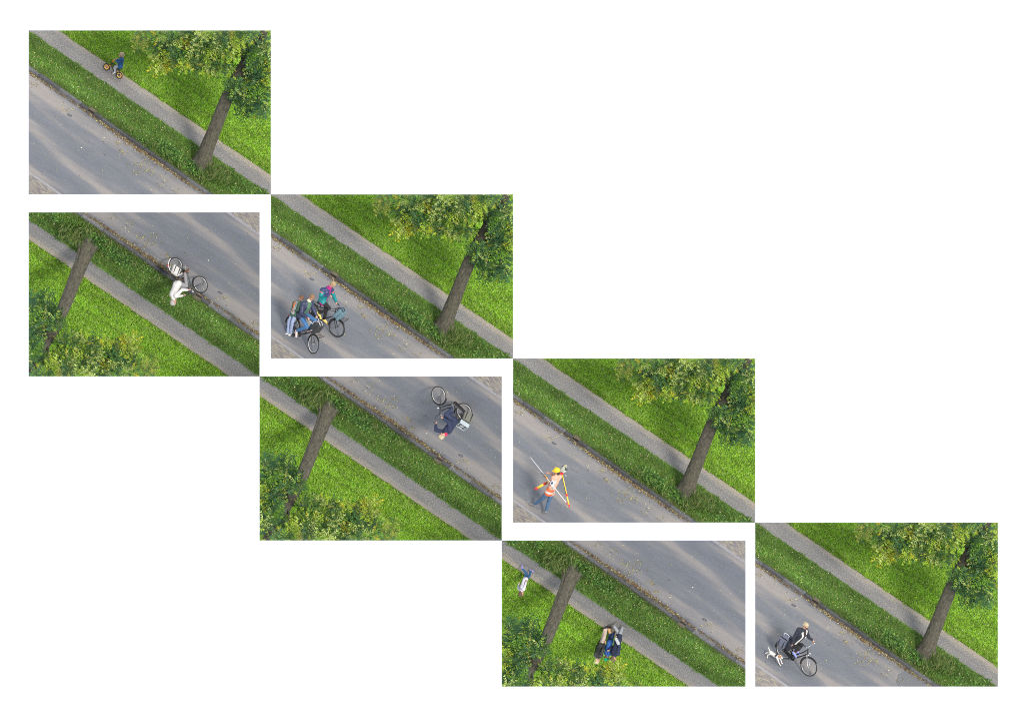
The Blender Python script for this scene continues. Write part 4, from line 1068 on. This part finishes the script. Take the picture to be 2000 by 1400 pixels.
# dog
ur, vr = uv_of(T4, Z[0]+330/Z[2], Z[1]+960/Z[2]); fd = Frame(T4, G(ur, vr, 0), HDIR)
def dp(x, y, s=0): return pz(fd, Z, (x, y), s)
fur, brn, blkf = plain('white_fur', (.55, .535, .51), .8, 0, .1, 50, .4), plain('tan_fur', (.36, .16, .06), .8, 0, .25, 50, .4), plain('black_harness', (.02, .02, .022), .7)
dg_ = root('dog', fd, 'small white dog with brown face trotting beside the bicycle', 'dog')
b = buf(); rump, belly, chest_, nk, hd_ = dp(262, 765), dp(310, 800), dp(368, 838), dp(410, 835), dp(450, 838)
cap(b, rump, belly, .072, .066); cap(b, belly, chest_, .066, .082); cap(b, chest_, nk, .07, .05); cap(b, nk, hd_, .048, .056); ell(b, hd_, (.062, .055, .055)); muz = dp(497, 880)
cap(b, hd_+np.array([.02, 0, -.01]), muz, .042, .026)
tail = [dp(250, 745), dp(228, 690), dp(205, 640)]
cap(b, tail[0], tail[1], .024, .017); cap(b, tail[1], tail[2], .017, .010)
def dleg(pts, y, rs):
    q = [dp(x, yy, y) for x, yy in pts]
    for i in range(len(q)-1): cap(b, q[i], q[i+1], rs[i], rs[i+1])
    cap(b, q[-1], q[-1]+np.array([.03, 0, -.005]), rs[-1]*1.25, rs[-1]*1.1)
dleg([(385, 860), (405, 905), (425, 960), (452, 1015)], -.045, [.045, .030, .020, .017]); dleg([(405, 850), (455, 890), (472, 930), (488, 978)], .045, [.045, .028, .020, .017])
dleg([(265, 775), (240, 800), (200, 812), (188, 862)], -.045, [.055, .036, .021, .017]); dleg([(250, 755), (215, 770), (180, 765), (158, 775)], .045, [.055, .034, .021, .017])
ob = fused('body', b, .008, [fur, brn, plain('dog_nose', (.02, .015, .015), .4)], dg_, lambda c, n: 2 if np.linalg.norm(c-muz) < .022 else (1 if (np.linalg.norm(c-hd_) < .075 and c[0] > hd_[0]-.035 and abs(c[1]) > .012) else 0))
for s in (-1, 1):
    b = buf(); cap(b, hd_+np.array([-.01, s*.045, .035]), hd_+np.array([-.015, s*.068, -.005]), .022, .012, 8, 3); part('ear', b, brn, dg_)
    b = buf(); ell(b, hd_+np.array([.045, s*.028, .018]), (.009, .009, .009), None, 8, 6); part('eye', b, eyem, dg_)
b = buf(); dv = unit(nk-chest_); cap(b, chest_*.75+nk*.25, chest_*.4+nk*.6, .079, .066, 14, 3); cap(b, chest_, chest_*.8+nk*.2, .083, .080, 14, 2); part('harness', b, blkf, dg_)
la, lb = p4[1]['haR']+np.array([.06, 0, -.03]), None
ls = root('leash', fr, 'thin dark dog leash running from the cyclists hand', 'leash')
inv = np.array(fr.M.inverted() @ fd.M); dd = (inv @ np.append(chest_+np.array([0, 0, .08]), 1))[:3]
b = buf(); tube(b, smooth_path([la, la*.6+dd*.4+np.array([0, 0, -.12]), la*.25+dd*.75+np.array([0, 0, -.10]), dd], 6), .006, 6); part('cord', b, blkf, ls)

# ---- 5 (upside down): man in white bending over his handlebars
Z = (310, 490, 11.66)
fr = bike_frame(T5, (Z[0]+395/Z[2], Z[1]+345/Z[2]), (Z[0]+945/Z[2], Z[1]+762/Z[2]), .322)
J = dict(head=(335, 1170), neck=(335, 1080), chest=(340, 985), pelvis=(415, 765), shL=(400, 1015), elL=(530, 885), haL=(665, 890), shR=(330, 1030), elR=(440, 1030), haR=(545, 1020),
         hipL=(450, 745), knL=(630, 795), anL=(595, 500), toL=(680, 425), hipR=(410, 760), knR=(575, 840), anR=(560, 640), toR=(620, 610))
p5 = person(fr, Z, J, 1.0, 'grey haired man in a white shirt leaning forward on his bicycle', cloth('white_shirt', (.46, .455, .46)), cloth('grey_trousers', (.20, .20, .215)), brownl, plain('grey_hair', (.27, .25, .245), .7, 0, .2, 60, .4), face=(.9, .2, -.3), glasses=plain('dark_frame', (.06, .06, .08), .4, 0, .1, 20, 0), bulk=.006)
bicycle(fr, 'dark bicycle with white rear mudguard ridden by the man in white', R=.322, saddle=p5[1]['pelvis']+np.array([-.03, 0, -.15]), gripL=p5[1]['haL']+np.array([.06, 0, -.05]), gripR=p5[1]['haR']+np.array([.06, 0, -.05]), style='step', frame_mat=plain('petrol_paint', (.02, .035, .045), .3, 0, .2, 20, 0), rim_mat=alu, guard_mat=whitep, steer=math.radians(6))
panniers(fr, np.array([-.02, 0, .58]), (.34, .12, .34), cloth('white_canvas', (.43, .43, .425)), blackp, 'pale grey canvas pannier with black straps beside the man in white', sides=(1,))

# ---- 6 (upside down): cyclist in navy with grey panniers and crate
Z = (820, 740, 10.77)
fr = bike_frame(T6, (Z[0]+935/Z[2], Z[1]+695/Z[2]), (Z[0]+395/Z[2], Z[1]+345/Z[2]), .343)
J = dict(head=(455, 1200), neck=(545, 1135), chest=(590, 1070), pelvis=(720, 890), shR=(640, 1060), elR=(610, 905), haR=(490, 835), shL=(500, 1110), elL=(340, 1075), haL=(335, 960),
         hipR=(705, 860), knR=(545, 745), anR=(690, 600), toR=(680, 490), hipL=(680, 900), knL=(540, 790), anL=(735, 690), toL=(690, 640))
p6 = person(fr, Z, J, 1.0, 'fair haired cyclist in a navy coat with a red collar and glasses', cloth('navy_coat', (.012, .02, .055)), cloth('navy_trousers', (.018, .028, .07)), cloth('dark_grey_shoes', (.09, .10, .11)), plain('straw_hair', (.33, .29, .19), .7, 0, .2, 60, .4), face=(.9, .2, -.35), bulk=.018, collar=cloth('crimson_collar', (.55, .01, .06)), glasses=plain('dark_frame', (.06, .06, .08), .4, 0, .1, 20, 0))
bicycle(fr, 'grey and black bicycle with white rims ridden by the cyclist in navy', R=.343, foot=sole(p6[1]), saddle=p6[1]['pelvis']+np.array([-.03, 0, -.15]), gripR=p6[1]['haR']+np.array([.06, 0, -.05]), gripL=p6[1]['haL']+np.array([.06, 0, -.05]), fork_mat=plain('gunmetal', (.05, .052, .058), .4, .3, .15, 20, 0), bar_mat=blackp, steer=math.radians(-8), rim_mat=alu, style='step')
panniers(fr, np.array([-.14, 0, .56]), (.40, .14, .34), cloth('grey_green_canvas', (.12, .125, .11)), blackp, 'grey green double panniers behind the cyclist in navy')
cr0 = root('crate', fr, 'pale blue crate strapped on top of the rear rack of the navy cyclist', 'crate'); pblue = plain('pale_blue_plastic', (.30, .36, .39), .5, 0, .12, 20, 0)
b = buf(); c = np.array([-.12, 0, .85])
boxp(b, c-np.array([0, 0, .07]), .36, .32, .02); part('crate_floor', b, pblue, cr0, False)
for i in (-1, 1):
    b = buf(); boxp(b, c+np.array([i*.18, 0, 0]), .018, .32, .16); part('crate_end', b, pblue, cr0, False)
    b = buf(); boxp(b, c+np.array([0, i*.165, 0]), .378, .018, .16); part('crate_side', b, pblue, cr0, False)
b = buf(); boxp(b, c+np.array([0, 0, .03]), .33, .29, .06); pk = part('parcel', b, plain('pale_parcel', (.42, .45, .47), .7, 0, .1, 20, .1), cr0, False)
for y in (-.07, .07): b = buf(); boxp(b, c+np.array([0, y, .064]), .34, .03, .012); part('strap', b, blackp, pk, False)
for x in (-.10, .10): b = buf(); boxp(b, c+np.array([x, 0, .070]), .03, .27, .012); part('strap', b, blackp, pk, False)

# ---- 7 (upside down): running child and three walkers
Z = (1000, 1090, 17.5)
u, v = uv_of(T7, Z[0]+520/Z[2], Z[1]+300/Z[2]); fr = Frame(T7, G(u, v, ZP), -HDIR)
J = dict(head=(315, 1205), neck=(325, 1115), chest=(340, 1010), pelvis=(450, 735), shL=(400, 1060), elL=(450, 930), haL=(485, 800), shR=(270, 1060), elR=(215, 1010), haR=(235, 870),
         hipL=(485, 710), knL=(590, 590), anL=(645, 420), toL=(745, 450), hipR=(440, 700), knR=(500, 520), anR=(345, 335), toR=(345, 215))
navyp = cloth('teal_jeans', (.01, .065, .17))
p7 = person(fr, Z, J, .70, 'child in a white hooded top and blue jeans running along the path', cloth('white_hoodie', (.48, .47, .55)), navyp, cloth('violet_trainers', (.20, .18, .40)), plain('brown_hair2', (.085, .045, .03), .7, 0, .3, 60, .4), face=(.9, .1, -.2), bulk=.004, fat=.88)
b = buf(); P = p7[1]
for s in (-1, 1): tube(b, smooth_path([P['chest']+np.array([-.11, s*.07, -.08]), P['chest']+np.array([-.10, s*.03, .04]), P['neck']+np.array([-.04, s*.06, -.0])], 4), .014)
part('strap', b, cloth('slate_strap', (.14, .15, .19)), p7[0])
Z = (1140, 1200, 12.73)
def walker(feet): 
    u, v = uv_of(T7, Z[0]+feet[0]/Z[2], Z[1]+feet[1]/Z[2]); return Frame(T7, G(u, v, ZP), -HDIR)
fr = walker((570, 300))
J = dict(head=(330, 1150), neck=(345, 1065), chest=(370, 970), pelvis=(428, 780), shL=(425, 1020), elL=(480, 860), haL=(520, 720), shR=(290, 1000), elR=(330, 800), haR=(440, 590),
         hipL=(450, 765), knL=(515, 540), anL=(565, 340), toL=(655, 325), hipR=(425, 770), knR=(485, 545), anR=(535, 340), toR=(600, 290))
person(fr, Z, J, .92, 'fair haired walker in a black leather jacket and beige trousers', cloth('black_leather_jacket', (.02, .021, .025), .4), cloth('beige_trousers', (.40, .32, .285)), cloth('black_shoes', (.015, .014, .02)), plain('fair_hair', (.40, .33, .22), .7, 0, .2, 60, .4), face=(.9, .15, -.2), bulk=.006, fat=.88)
fr = walker((700, 350))
J = dict(head=(575, 1075), neck=(590, 1010), chest=(600, 920), pelvis=(650, 690), shL=(650, 960), elL=(690, 850), haL=(640, 870, .10), shR=(550, 950), elR=(560, 780), haR=(620, 740),
         hipL=(680, 670), knL=(715, 530), anL=(760, 440), toL=(820, 440), hipR=(630, 670), knR=(660, 500), anR=(630, 370), toR=(690, 350))
person(fr, Z, J, .84, 'walker in a bright blue jumper and green cap between two companions', cloth('royal_blue_jumper', (.03, .11, .38)), [cloth('dark_blue_jeans', (.012, .03, .10)), cloth('tan_cuffs', (.45, .26, .10))], cloth('tan_boots', (.40, .25, .12)), plain('brown_hair3', (.12, .07, .05), .7, 0, .3, 60, .4), face=(.9, .2, -.2), cap_mat=cloth('green_cap', (.0, .26, .11)), bulk=.004, fat=.88,
       pick_leg=lambda c, n, P: 1 if min((c-P['kn'+s]) @ (P['an'+s]-P['kn'+s])/np.linalg.norm(P['an'+s]-P['kn'+s])**2 if abs(c[1]-P['kn'+s][1]) < .11 else 0 for s in 'RL') > .35 else 0)
fr = walker((890, 270))
J = dict(head=(740, 1105), neck=(770, 1020), chest=(790, 920), pelvis=(850, 650), shL=(850, 960), elL=(890, 790), haL=(800, 590, .24), shR=(720, 960), elR=(720, 800), haR=(640, 870, -.20),
         hipL=(880, 620), knL=(915, 450), anL=(965, 320), toL=(1050, 345), hipR=(840, 620), knR=(860, 440), anR=(750, 270), toR=(800, 205))
p9 = person(fr, Z, J, .92, 'brown haired walker in a long navy coat and grey trousers', cloth('midnight_coat', (.010, .018, .05)), cloth('grey_leggings', (.23, .25, .29)), cloth('grey_black_trainers', (.12, .13, .13)), plain('auburn_hair', (.10, .055, .04), .7, 0, .3, 60, .4), face=(.9, .1, -.2), coat=.55, bulk=.010, fat=.9)
b = buf(); P = p9[1]; cap(b, P['elL']*.55+P['haL']*.45+np.array([0, .02, 0]), P['haL'], .062, .055); cap(b, P['elL'], P['elL']*.5+P['haL']*.5, .05, .06); fused('sleeve', b, .015, cloth('pale_grey_sleeve', (.34, .36, .40)), p9[0])
print('TRIS', sum(len(p.vertices)-2 for me in bpy.data.meshes for p in me.polygons))
